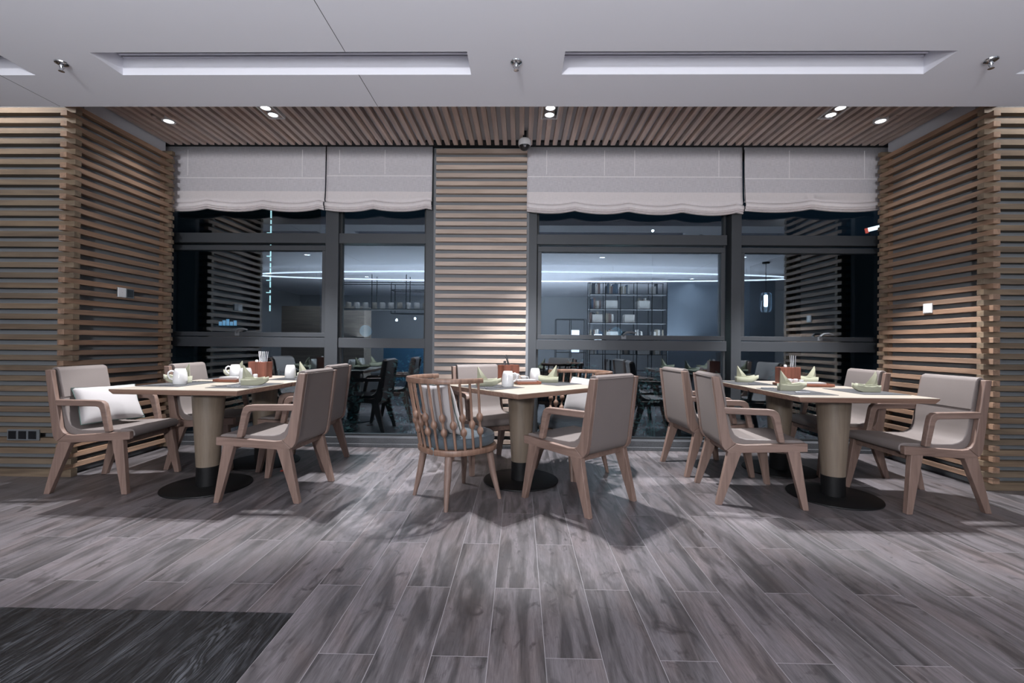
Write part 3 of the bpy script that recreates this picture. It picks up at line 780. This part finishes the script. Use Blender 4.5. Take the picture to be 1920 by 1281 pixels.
# ------------------------------------------------------------------ tableware
def make_mug():
    m = empty('coffee_mug', cat='mug')
    prof = [(.0, .003), (.042, .0), (.0455, .004), (.048, .03), (.0475, .055), (.043, .092), (.0355, .118), (.033, .121), (.0315, .118), (.040, .090), (.044, .055), (.044, .01), (0, .008)]
    bm = BM(); lathe(bm, prof, n=32, cap=False); b = obj('mug_body', bm, M_['porcelain'], m, smooth=True, angle=60)
    bm = BM(); tube(bm, [(.038, 0, .100), (.056, 0, .106), (.072, 0, .094), (.075, 0, .074), (.064, 0, .050), (.045, 0, .038)], [.0065, .0065, .006, .006, .006, .0065], 10)
    obj('handle', bm, M_['porcelain'], m, smooth=True, angle=60)
    return m
MUG = make_mug()
for x, y, a, lab in [(-2.60, 3.44, 215, 'white porcelain mug nearest the viewer on the left tables'),
                     (-2.19, 3.60, 110, 'white porcelain mug hidden behind the folded napkin of the left tables'),
                     (-2.61, 4.13, 215, 'white porcelain mug left of the wooden cutlery box on the left tables'),
                     (-2.115, 4.16, 95, 'white porcelain mug beside the napkin at the right edge of the left tables'),
                     (-.093, 3.55, -10, 'white porcelain mug standing in front of the cutlery box on the middle table'),
                     (.134, 4.00, 100, 'white porcelain mug at the right of the middle table, bright lit')]:
    place(MUG, (x, y, TH + .003), R_(a), lab, 'white mugs on the tables')
def make_napkin():
    m = empty('folded_napkin', cat='napkin')
    # boat: loft of open sections along x; bow at +x turned up
    bm = BM(); rings = []
    secs = [(-.070, .034, .050, 0), (-.035, .042, .048, 0), (.02, .040, .044, 0), (.055, .030, .047, .0), (.090, .017, .055, .012), (.125, .003, .066, .034)]
    for x, hw, h, z0 in secs:
        rings.append([(x, -hw, h), (x, -hw * .82, z0), (x, 0, z0), (x, hw * .82, z0), (x, hw, h)])
    vs0 = loft(bm, rings, cap=False, closed=False); bm.faces.new(vs0[0][::-1])
    hull = obj('napkin_base', bm, M_['napkin'], m, smooth=True, angle=30)
    md = hull.modifiers.new('s', 'SOLIDIFY'); md.thickness = .004
    bm = BM(); rings = []     # loose inner fold
    for x, hw, h, z0 in secs[1:-1]:
        rings.append([(x, -hw * .8, h + .009), (x, -hw * .45, h * .6), (x, 0, h * .45), (x, hw * .45, h * .6), (x, hw * .8, h + .009)])
    loft(bm, rings, cap=False, closed=False)
    o = obj('napkin_fold', bm, M_['napkin'], m, smooth=True, angle=30); md = o.modifiers.new('s', 'SOLIDIFY'); md.thickness = .003
    bm = BM()    # the upright folded sail: layered triangle rising from the stern
    for off, x0, L0, zt, th in ((-.006, -.066, .112, .150, .007), (.006, -.060, .090, .132, .007)):
        rings = []
        for t in (0, .25, .5, .75, .92, 1):
            L = L0 * (1 - t) ** 1.1 + .006; xa = x0 + .004 * t; z = .020 + (zt - .020) * t; hw = th * (1 - .4 * t)
            bow = .006 * math.sin(PI * t)
            rings.append([(xa, off - hw, z), (xa + L * .5, off - hw * 1.5 - bow, z), (xa + L, off, z), (xa + L * .5, off + hw * 1.5 + bow, z), (xa, off + hw, z)])
        loft(bm, rings)
    obj('napkin_sail', bm, M_['napkin'], m, smooth=True, angle=35)
    return m
NAP = make_napkin()
GN = 'boat-folded sage napkins'
for x, y, a, lab in [(-2.71, 3.59, 188, 'sage napkin folded like a boat behind the nearest mug of the left tables'),
                     (-2.05, 3.45, 4, 'sage napkin folded like a boat at the near right corner of the left tables'),
                     (-2.68, 4.25, 175, 'sage napkin folded like a boat behind the far left mug of the left tables'),
                     (-1.99, 4.21, -4, 'sage napkin folded like a boat at the window end of the left tables'),
                     (-.27, 3.58, -8, 'sage napkin folded like a boat on the left half of the middle table'),
                     (.262, 3.98, 184, 'sage napkin folded like a boat on the right half of the middle table'),
                     (2.08, 4.26, -10, 'sage napkin folded like a boat at the far left corner of the right tables'),
                     (2.035, 3.48, -8, 'sage napkin folded like a boat in front of the cutlery box on the right tables'),
                     (2.69, 4.28, 190, 'sage napkin folded like a boat behind the condiments of the right tables'),
                     (2.60, 3.44, 182, 'pale lit napkin folded like a boat at the right end of the right tables')]:
    place(NAP, (x, y, TH + .004), R_(a), lab, GN)
# place mats
def placemat(x, y, w, d, a, lab):
    bm = BM(); box(bm, -w / 2, w / 2, -d / 2, d / 2, 0, .002)
    o = obj('placemat', bm, M_['mat'], loc=(x, y, TH + .0005)); o.rotation_euler = (0, 0, R_(a)); tag(o, lab, 'placemat', 'dark placemats on the tables')
for a in [(-2.645, 3.50, .33, .44, -2, 'dark grey placemat on the near left table, wall side'),
          (-2.085, 3.44, .33, .44, -2, 'dark grey placemat on the near left table, aisle side'),
          (-2.615, 4.16, .33, .44, -2, 'dark grey placemat on the rear left table, wall side'),
          (-2.055, 4.16, .33, .44, -2, 'dark grey placemat on the rear left table, aisle side'),
          (-.225, 3.545, .33, .42, 43, 'dark grey placemat on the front left side of the middle table'),
          (.275, 3.93, .30, .42, 43, 'dark grey placemat on the rear right side of the middle table'),
          (2.045, 3.42, .33, .46, 0, 'dark grey placemat on the near right table, aisle side'),
          (2.59, 3.47, .33, .44, 0, 'dark grey placemat on the near right table, wall side'),
          (2.05, 4.16, .33, .46, 0, 'dark grey placemat on the rear right table, aisle side'),
          (2.61, 4.18, .33, .44, 0, 'dark grey placemat on the rear right table, wall side')]:
    placemat(*a)
# wooden cutlery boxes
def caddy(x, y, a, kind, lab):
    root = empty('cutlery_box', (x, y, TH + .001), R_(a), label=lab, cat='cutlery box', group='wooden cutlery boxes')
    bm = BM(); W_, D_, H_ = .18, .09, .148; t = .008
    box(bm, -W_ / 2, W_ / 2, -D_ / 2, D_ / 2, 0, t)
    box(bm, -W_ / 2, W_ / 2, -D_ / 2, -D_ / 2 + t, t, H_); box(bm, -W_ / 2, W_ / 2, D_ / 2 - t, D_ / 2, t, H_)
    box(bm, -W_ / 2, -W_ / 2 + t, -D_ / 2 + t, D_ / 2 - t, t, H_); box(bm, W_ / 2 - t, W_ / 2, -D_ / 2 + t, D_ / 2 - t, t, H_)
    box(bm, -.002, .004, -D_ / 2 + t, D_ / 2 - t, t, H_ - .004)
    obj('box_body', bm, M_['redwood'], root, bevel=.0015)
    return root
def T(x, y, a, u, v):
    c, s = math.cos(R_(a)), math.sin(R_(a)); return x + c * u - s * v, y + s * u + c * v
def chopsticks(cx, cy, a, u0, n, z1, lab, mm='steel'):
    for k in range(n):
        x, y = T(cx, cy, a, u0 + .011 * (k % 4), -.012 + .018 * (k // 4))
        bm = BM(); sx_ = (.006 * (k - n / 2)); tube(bm, [(0, 0, 0), (sx_, 0, z1 - .0)], [.0028, .0038], 8)
        o = obj('chopstick', bm, M_[mm], loc=(x, y, TH + .010), smooth=True); tag(o, lab, 'chopstick', 'chopsticks in the %s wooden box' % ('left' if 'left' in lab else 'right'))
def spoon_thing(x, y, h, lab):
    bm = BM(); lathe(bm, [(0, 0), (.006, .0), (.005, h - .04), (.013, h - .025), (.015, h - .012), (.010, h), (0, h + .002)], n=14)
    tag(obj('spoon', bm, M_['porcelain'], loc=(x, y, TH + .010), smooth=True), lab, 'spoon')
LX, LY, LA = -2.43, 4.22, -4
caddy(LX, LY, LA, 0, 'reddish wooden cutlery box with grey chopsticks on the left tables')
chopsticks(LX, LY, LA, .018, 8, .235, 'grey metal chopstick in the wooden box on the left tables')
spoon_thing(*T(LX, LY, LA, -.035, 0), .155, 'white porcelain spoon standing in the left wooden box')
CX, CY, CA = -.10, 4.08, 43
caddy(CX, CY, CA, 0, 'reddish wooden cutlery box with a dark pen on the middle table')
for k, u in enumerate((-.06, -.045, -.03)):
    x, y = T(CX, CY, CA, u, -.01 + .012 * k); bm = BM(); tube(bm, [(0, 0, 0), (.004 * (k - 1), 0, .175)], [.003, .0045], 8)
    tag(obj('knife', bm, M_['steel'], loc=(x, y, TH + .010), smooth=True), 'steel cutlery handle sticking out of the middle wooden box', 'cutlery', 'steel handles in the middle box')
x, y = T(CX, CY, CA, .03, 0); pn = empty('pen', (x, y, TH + .012), label='dark pen leaning out of the wooden box on the middle table', cat='pen')
bm = BM(); tube(bm, [(0, 0, 0), (-.020, 0, .13)], .0055, 10); obj('pen_barrel', bm, M_['steel'], pn, smooth=True)
bm = BM(); tube(bm, [(-.020, 0, .13), (-.052, 0, .225)], [.0085, .0075], 10); obj('pen_cap', bm, M_['darkplastic'], pn, smooth=True)
RX, RY_, RA = 2.43, 4.17, 2
caddy(RX, RY_, RA, 0, 'reddish wooden cutlery box with grey chopsticks on the right tables')
chopsticks(RX, RY_, RA, .028, 6, .245, 'grey metal chopstick in the wooden box on the right tables')
spoon_thing(*T(RX, RY_, RA, -.025, 0), .16, 'white porcelain spoon standing in the right wooden box')
# trays, plates, condiment jars
def tray(x, y, w, d, a, lab):
    root = empty('serving_tray', (x, y, TH + .001), R_(a), label=lab, cat='tray', group='reddish wooden serving trays')
    bm = BM(); box(bm, -w / 2, w / 2, -d / 2, d / 2, .004, .014)
    box(bm, -w / 2, w / 2, -d / 2, -d / 2 + .008, .014, .024); box(bm, -w / 2, w / 2, d / 2 - .008, d / 2, .014, .024)
    box(bm, -w / 2, -w / 2 + .008, -d / 2 + .008, d / 2 - .008, .014, .024); box(bm, w / 2 - .008, w / 2, -d / 2 + .008, d / 2 - .008, .014, .024)
    obj('tray_body', bm, M_['redwoodX'], root, bevel=.0015)
    bm = BM()
    for sx_ in (-1, 1): box(bm, sx_ * (w / 2 - .02) - .008, sx_ * (w / 2 - .02) + .008, -d / 2 + .01, d / 2 - .01, 0, .004)
    obj('foot', bm, M_['redwoodX'], root)
def towel(x, y, z, w, d, h, a, lab):
    bm = BM(); r = h / 2; pr = [(-w / 2, 0), (w / 2, 0), (w / 2 + r * .4, h * .5), (w / 2, h), (-w / 2, h), (-w / 2 - r * .3, h * .5)]
    prism_xz(bm, pr, -d / 2, d / 2); o = obj('folded_towel', bm, M_['pillow'], loc=(x, y, z), bevel=.004); o.rotation_euler = (0, 0, R_(a)); tag(o, lab, 'towel', 'white folded towels on the trays')
def jar(x, y, z, lab, m='porcelain', h=.045, w=.036):
    root = empty('condiment_jar', (x, y, z), label=lab, cat='jar', group='white condiment jars')
    bm = BM(); lathe(bm, [(0, 0), (w / 2, 0), (w / 2 + .001, .004), (w / 2, h * .75), (0, h * .75)], n=20); obj('jar_body', bm, M_[m], root, smooth=True)
    bm = BM(); lathe(bm, [(0, h * .75), (w / 2 + .001, h * .75), (w / 2, h * .95), (w / 5, h), (0, h)], n=20); obj('lid', bm, M_['white'], root, smooth=True)
tray(-2.41, 3.74, .20, .13, -3, 'small reddish wooden tray with a folded white towel on the left tables')
towel(-2.40, 3.755, TH + .0155, .15, .10, .026, -3, 'folded white towel on the tray of the left tables')
jar(-2.50, 4.04, TH + .001, 'white condiment jar in front of the box on the left tables')
jar(-2.37, 4.04, TH + .001, 'white condiment jar close to the right side of the left wooden box')
tray(.06, 3.83, .21, .14, 18, 'small reddish wooden tray with a folded white towel on the middle table')
towel(.05, 3.845, TH + .0155, .16, .10, .022, 18, 'folded white towel on the tray of the middle table')
jar(-.035, 4.01, TH + .001, 'tall white sugar jar next to the cutlery box of the middle table', h=.075, w=.06)
cup = empty('espresso_cup', (.035, 4.06, TH + .001), R_(20), label='small white cup with handle between tray and mug on the middle table', cat='cup')
bm = BM(); lathe(bm, [(0, .002), (.018, 0), (.020, .004), (.030, .042), (.031, .046), (.028, .045), (.018, .006), (0, .005)], n=24, cap=False); obj('cup_body', bm, M_['porcelain'], cup, smooth=True, angle=60)
bm = BM(); tube(bm, [(.028, 0, .040), (.042, 0, .042), (.048, 0, .03), (.038, 0, .016), (.023, 0, .013)], .0032, 8); obj('handle', bm, M_['porcelain'], cup, smooth=True)
tray(2.40, 3.90, .42, .16, -4, 'long reddish wooden tray with towel and jars on the right tables')
towel(2.46, 3.89, TH + .0155, .19, .10, .020, -4, 'folded white towel on the tray of the right tables')
for k, (dx, dy) in enumerate(((-.08, .02), (-.03, .02))):
    jar(2.38 + dx, 3.90 + dy, TH + .016, ('left' if k == 0 else 'right') + ' white condiment jar standing on the long tray of the right tables')
jar(2.40, 4.05, TH + .001, 'white condiment jar behind the long tray of the right tables')
jar(2.47, 4.04, TH + .001, 'white condiment jar rightmost of those behind the long tray')
bm = BM(); box(bm, -.03, .03, -.012, .012, 0, .018); o = obj('sweetener_packet', bm, M_['yellow'], loc=(2.32, 4.04, TH + .001), bevel=.003); tag(o, 'pale yellow sweetener packet beside the wooden box on the right tables', 'packet')
# cutlery on the mats
def make_fork():
    f = empty('dinner_fork', cat='fork')
    bm = BM(); tube(bm, [(-.095, 0, .003), (-.02, 0, .004), (.035, 0, .003)], [.0045, .0028, .0035], 8)
    obj('handle', bm, M_['steel'], f, smooth=True)
    bm = BM(); box(bm, .033, .055, -.010, .010, .001, .004)
    for k in range(4): box(bm, .055, .09, -.010 + k * .0057, -.0075 + k * .0057, .002, .005)
    obj('tines', bm, M_['steel'], f, bevel=.0008)
    return f
def make_knife():
    f = empty('table_knife', cat='knife')
    bm = BM(); tube(bm, [(-.10, 0, .004), (.0, 0, .004)], [.0055, .0045], 8); obj('handle', bm, M_['steel'], f, smooth=True)
    bm = BM(); loft(bm, [[(0, -.007, .002), (0, .007, .002), (0, .007, .004), (0, -.007, .004)], [(.07, -.009, .002), (.07, .008, .002), (.07, .008, .004), (.07, -.009, .004)], [(.10, .004, .002), (.10, .007, .002), (.10, .007, .004), (.10, .004, .004)]]); obj('blade', bm, M_['steel'], f)
    return f
FK, KN = make_fork(), make_knife()
MT = TH + .0026
MZ = TH + .0027
for x, y, a, lab in [(-2.20, 3.33, 172, 'steel fork beside the near napkin of the left tables'), (-2.60, 3.68, 175, 'steel fork at the far edge of the wall side mat on the near left table'),
                     (-2.08, 4.00, 170, 'steel fork on the rear aisle mat of the left tables'), (.36, 3.99, 140, 'steel fork on the rear right mat of the middle table')]:
    place(FK, (x, y, MZ), R_(a), lab, 'steel forks on the placemats')
for x, y, a, lab in [(-2.66, 3.32, 180, 'steel knife on the wall side mat of the near left table'), (-2.04, 3.29, -3, 'steel knife right of the fork on the near left table'),
                     (-.17, 3.44, 30, 'steel knife in front of the napkin on the middle table'), (2.08, 3.30, -4, 'steel knife in front of the napkin on the near right table'),
                     (2.10, 4.02, 3, 'steel knife in front of the far left napkin on the right tables'), (2.00, 3.62, 3, 'steel knife at the back edge of the near aisle mat, right tables')]:
    place(KN, (x, y, MZ), R_(a), lab, 'steel knives on the placemats')
# red wrapper on the floor
bm = BM(); loft(bm, [[(-.04 + .02 * k, -.012 * math.sin(k + 1) - .012, .002), (-.04 + .02 * k, .012, .003), (-.04 + .02 * k, .006 * math.sin(k * 2), .010 + .005 * math.sin(k * 3))] for k in range(5)])
o = obj('crumpled_wrapper', bm, M_['red'], loc=(-1.985, 3.84, 0)); o.rotation_euler = (0, 0, R_(-20)); tag(o, 'small crumpled red wrapper on the floor under the left tables', 'wrapper')

# ------------------------------------------------------------------ hall behind (mirrored)
def shelf():
    root = empty('shelving_unit', (2.75, -1.95, 0), label='tall black open metal shelving with books behind the viewer, mirrored in the right window', cat='shelf')
    bm = BM(); w, h, d = .98, 2.72, .17
    xs_ = [-w, -.58, -.2, .22, .60, w]; zs_ = [.02, .45, .86, 1.22, 1.66, 2.02, 2.40, h]
    for x in xs_:
        for y in (-d, d): tube(bm, [(x, y, 0), (x, y, h)], .009, 6)
    for z in zs_:
        for y in (-d, d): tube(bm, [(-w, y, z), (w, y, z)], .008, 6)
    obj('shelf_frame', bm, M_['black'], root)
    bm = BM()
    for z in zs_[:-1]: box(bm, -w, w, -d, d, z - .008, z + .004)
    obj('shelf_board', bm, M_['grey_paint'], root)
    return xs_, zs_
xs_, zs_ = shelf()
bk = [mat('book_cover_%d' % i, srgb(*c), .6) for i, c in enumerate(((176, 172, 168), (70, 84, 100), (110, 92, 86), (190, 188, 184), (60, 62, 66), (140, 132, 120)))]
random.seed(3)
for i in range(len(xs_) - 1):
    for j in range(1, len(zs_) - 1):
        if random.random() < .38: continue
        x = 2.75 + xs_[i] + .02; xe = 2.75 + xs_[i + 1] - .05
        stop = x + (xe - x) * random.uniform(.4, 1)
        while x < stop:
            tk = random.uniform(.03, .06); hh = random.uniform(.2, .29)
            bm = BM(); box(bm, 0, tk - .004, -.07, .09, 0, hh)
            o = obj('book', bm, random.choice(bk), loc=(x, -1.95, zs_[j] + .004)); tag(o, 'book standing on the black metal shelves behind the viewer', 'book', 'books on the hall shelves')
            x += tk
# hall partition and wood clad core seen in reflection
bm = BM(); box(bm, 3.85, 6.6, -2.15, -2.05, 0, CEIL); struct('wall_partition', bm, mat('blue_grey_paint', srgb(120, 130, 142), .7))
bm = BM(); box(bm, -6.6, -4.3, -3.2, -2.6, 0, 2.1); struct('wall_core', bm, wood('core_wood', srgb(96, 88, 82), srgb(132, 122, 112), 'X', .6))
# lower shelf bay with two lit boxes
root = empty('low_shelf', (1.30, -1.95, 0), label='low black open shelf left of the tall shelving, mirrored in the right window', cat='shelf')
bm = BM()
for x in (-.38, 0, .38):
    for y in (-.17, .17): tube(bm, [(x, y, 0), (x, y, 1.75)], .009, 6)
for z in (.05, .48, .9, 1.32, 1.75):
    for y in (-.17, .17): tube(bm, [(-.38, y, z), (.38, y, z)], .008, 6)
obj('shelf_frame', bm, M_['black'], root)
bm = BM()
for z in (.05, .48, .9, 1.32): box(bm, -.38, .38, -.17, .17, z - .008, z + .004)
obj('shelf_board', bm, M_['grey_paint'], root)
for x, z in ((1.42, 1.325), (1.42, .905), (2.0, 1.225)):
    bm = BM(); box(bm, -.10, .10, -.08, .08, 0, .15); tag(obj('box_lamp', bm, M_['lamp_soft'], loc=(x, -1.93, z), bevel=.01), 'glowing white box lamp on the hall shelving behind the viewer', 'lamp', 'glowing box lamps')
for x, j, w_ in ((1.98, 4, .26), (2.36, 3, .3), (3.18, 5, .28), (3.16, 2, .3), (2.80, 4, .26), (2.34, 5, .3)):
    bm = BM(); box(bm, -w_ / 2, w_ / 2, -.12, .12, 0, .22); tag(obj('storage_box', bm, bk[(j * 3) % 6], loc=(x, -1.95, zs_[j] + .005), bevel=.008), 'plain storage box on the tall hall shelving behind the viewer', 'box', 'storage boxes on the hall shelves')
for p, e, tg in (((1.4, -4.6, 2.7), 60, (1.4, -6.5, 1.6)), ((-1.2, -4.6, 2.7), 40, (-1.2, -6.5, 1.4)), ((5.0, -.9, 2.7), 26, (5.0, -2.1, 1.9)), ((-5.3, -1.3, 2.7), 40, (-5.3, -2.6, 1.2)), ((-3.2, -2.6, 2.7), 50, (-3.0, -4, 1.0)), ((2.6, -.8, 2.7), 40, (2.6, -2.0, 1.4))):
    add_light('hall_fill_spot', 'SPOT', p, e, tg, spot_size=R_(110), spot_blend=.8, shadow_soft_size=.05)  # added spots without fixtures, they brighten the hall surfaces mirrored in the glass
# hanging bar racks
def rack(cx, cy, w, d, z0, z1, lab):
    root = empty('hanging_rack', (cx, cy, 0), label=lab, cat='rack', group='black hanging racks of the bar')
    bm = BM()
    for x in (-w / 2, -w / 6, w / 6, w / 2):
        for y in (-d / 2, d / 2): tube(bm, [(x, y, z0), (x, y, CEIL)], .011, 6)
    for z in (z0, z1):
        for y in (-d / 2, d / 2): tube(bm, [(-w / 2, y, z), (w / 2, y, z)], .011, 6)
        for x in (-w / 2, w / 2): tube(bm, [(x, -d / 2, z), (x, d / 2, z)], .011, 6)
    obj('rack_frame', bm, M_['black'], root)
    bm = BM(); box(bm, -w / 2, w / 2, -d / 2, d / 2, z0 - .012, z0); obj('rack_shelf', bm, M_['black'], root)
rack(-3.3, -1.7, 2.6, .4, 1.95, 2.62, 'black hanging bar rack with white canisters mirrored in the left window')
rack(-2.2, -3.3, 3.0, .4, 1.95, 2.62, 'black hanging rack above the rear bar counter')
for k in range(11):
    bm = BM(); lathe(bm, [(0, 0), (.07, 0), (.07, .16), (.06, .18), (0, .18)], n=16)
    tag(obj('canister', bm, bk[0] if k % 3 else bk[5], loc=(-4.4 + .22 * k, -1.7, 1.951), smooth=True), 'pale canister standing on the hanging rack of the bar', 'canister', 'canisters on the hanging rack')
bm = BM(); box(bm, -4.0, -.6, -4.0, -3.4, 0, 1.05); tag(obj('bar_counter', bm, mat('blue_tile', srgb(58, 92, 118), .3), bevel=.01), 'blue tiled bar counter at the back of the hall', 'counter')
for k in range(6):
    bm = BM(); lathe(bm, [(0, 0), (.03, .01), (.032, .05), (.01, .08), (0, .08)], n=14); o = obj('small_pendant', bm, M_['lamp'], loc=(-3.7 + .55 * k, -3.7, 1.75 + .05 * (k % 2)), smooth=True)
    tag(o, 'tiny lit bulb above the bar counter at the back of the hall', 'lamp', 'small bar bulbs')
# pendant lamp at the right, mirrored
pl = empty('pendant_lamp', (5.0, .5, CEIL), label='glass cylinder pendant lamp mirrored in the rightmost window pane', cat='pendant lamp')
bm = BM(); lathe(bm, [(0, 0), (.07, 0), (.07, -.03), (0, -.03)], n=20); obj('canopy', bm, M_['black'], pl)
bm = BM(); tube(bm, [(0, 0, -.03), (0, 0, -.62)], .006, 8); obj('stem', bm, M_['black'], pl)
bm = BM(); lathe(bm, [(.06, -.62), (.11, -.64), (.115, -.95), (.08, -1.02)], n=24, cap=False); obj('lamp_shade', bm, M_['glass'], pl, smooth=True)
bm = BM(); lathe(bm, [(0, -.66), (.035, -.68), (.035, -.90), (0, -.92)], n=16); obj('bulb', bm, M_['lamp'], pl, smooth=True)

# ------------------------------------------------------------------ outside at night
bm = BM(); box(bm, -60, 60, 5.0, 120, -.35, -.3); g = obj('ground_outside', bm, mat('night_ground', srgb(30, 36, 38), .9)); g['kind'] = 'structure'
leaf = mat('night_leaf', srgb(70, 112, 112), .6)
random.seed(11)
for i, (x, y, w, h) in enumerate(((-3.3, 5.75, .8, .85), (-2.3, 5.7, .7, .7), (-1.35, 5.75, .8, .95), (.75, 5.7, .8, .9), (1.7, 5.75, .8, .8), (2.6, 5.8, .7, .75), (3.4, 5.75, .8, .85))):
    root = empty('shrub', (x, y, -.3), label=('leafy shrub %s outside the glass') % ('behind the left chairs', 'left of the first mullion', 'behind the left end of the middle table', 'right of the slatted pier', 'left of the right chairs', 'beside the right mullion', 'at the right end of the window')[i], cat='shrub', group='shrubs outside the windows')
    bm = BM()
    for k in range(420):
        a, b, r = random.uniform(0, 2 * PI), random.uniform(-1, 1), random.uniform(.6, 1)
        c = Vector((w / 2 * r * math.cos(a) * math.sqrt(1 - b * b), w / 3 * r * math.sin(a) * math.sqrt(1 - b * b), .15 + (h + .2) / 2 * (1 + b * r)))
        q = Matrix.Rotation(random.uniform(0, 6), 3, 'X') @ Matrix.Rotation(random.uniform(0, 6), 3, 'Z'); s = random.uniform(.02, .04)
        vv = [bm.verts.new(c + q @ Vector(p)) for p in ((-s, 0, 0), (0, -s * .45, 0), (s, 0, .004), (0, s * .45, 0))]; bm.faces.new(vv)
    obj('foliage', bm, leaf, root)
    bm = BM()
    for k in range(5): tube(bm, [(0, 0, 0), (random.uniform(-.2, .2), random.uniform(-.1, .1), h * .8)], [.012, .004], 5)
    obj('stem', bm, leaf, root)
tw_ = empty('office_tower', (-25.5, 41, -.3), label='dark tower outside the left window with a vertical line of cyan lights', cat='building')
bm = BM(); box(bm, -7, 2.85, 0, 10, 0, 30); obj('tower_body', bm, mat('night_facade', srgb(26, 30, 36), .5), tw_)
bm = BM()
z = 4.2; random.seed(5)
while z < 19:
    l = random.uniform(.25, .7); box(bm, 2.71, 2.77, -.12, 0, z, z + l)
    if random.random() < .7: box(bm, 2.40, 2.68, -.12, 0, z, z + .07)
    z += l + random.uniform(.05, .25)
obj('light_strip', bm, mat('cyan_glow', (0, 0, 0, 1), emit=srgb(195, 240, 245), strength=1.6), tw_)
def glow_sign(name, loc, parts, label):
    r = empty(name, loc, label=label, cat='sign')
    for nm, m, b_ in parts:
        bm = BM(); box(bm, *b_); obj(nm, bm, m, r)
    return r
blue = mat('blue_sign_glow', (0, 0, 0, 1), emit=srgb(120, 180, 225), strength=.9)
whiteg = mat('white_sign_glow', (0, 0, 0, 1), emit=srgb(235, 245, 255), strength=3)
redg = mat('red_sign_glow', (0, 0, 0, 1), emit=srgb(255, 110, 95), strength=.9)
glow_sign('lit_sign', (-27.4, 40.88, 2.55), [('glowing_letter', blue, (k * .34, k * .34 + .22, 0, .1, 0, .35 + .12 * (k % 3))) for k in range(5)], 'blurred blue lit sign low outside the left window')
st = glow_sign('rooftop_sign', (31.05, 41.4, 11.35), [('sign_post', M_['black'], (.35, .42, .1, .16, -2.1, .2)), ('sign_post', M_['black'], (1.1, 1.17, .1, .16, -2.3, .2)), ('sign_dot', redg, (0, .22, 0, .1, 0, .45)), ('sign_panel', whiteg, (.3, 1.35, 0, .1, .1, .45))], 'small tilted white rooftop sign with a red end outside the right window')
st.rotation_euler = (0, R_(-14), 0)
bm = BM(); box(bm, 25, 42, 41, 50, -.3, 9.8); tag(obj('far_building', bm, mat('far_facade', srgb(18, 21, 26), .8)), 'dark distant building under the rooftop sign', 'building')
cl = empty('street_lights', (26.5, 60, 0), label='cluster of distant street lights low outside the rightmost pane', cat='lights')
random.seed(9)
for k in range(16):
    x, z = random.uniform(8.5, 17), random.uniform(1.3, 4.2) if k % 2 else random.uniform(-1, 1)
    bm = BM(); bmesh.ops.create_icosphere(bm, subdivisions=1, radius=random.uniform(.05, .11)); obj('street_light', bm, whiteg if k % 3 else blue, cl, loc=(x, 0, z))
fl = empty('flood_light', (17.3, 60, 16.15), label='bright starry floodlight high outside the upper right window pane', cat='light')
bm = BM(); bmesh.ops.create_icosphere(bm, subdivisions=2, radius=.16); obj('lamp_head', bm, mat('flood_glow', (0, 0, 0, 1), emit=srgb(210, 240, 255), strength=30), fl)
bm = BM(); tube(bm, [(0, 0, -.1), (0, 0, -16.4)], .05, 6); obj('pole', bm, M_['black'], fl)
for x in (-2.6, 1.6): add_light('shrub_fill', 'POINT', (x, 7.6, 1.3), 6, shadow_soft_size=.1, color=(.62, .92, 1))  # added unseen point lights that make the shrubs show
for o in bpy.data.objects:
    if '_used' in o: del o['_used']
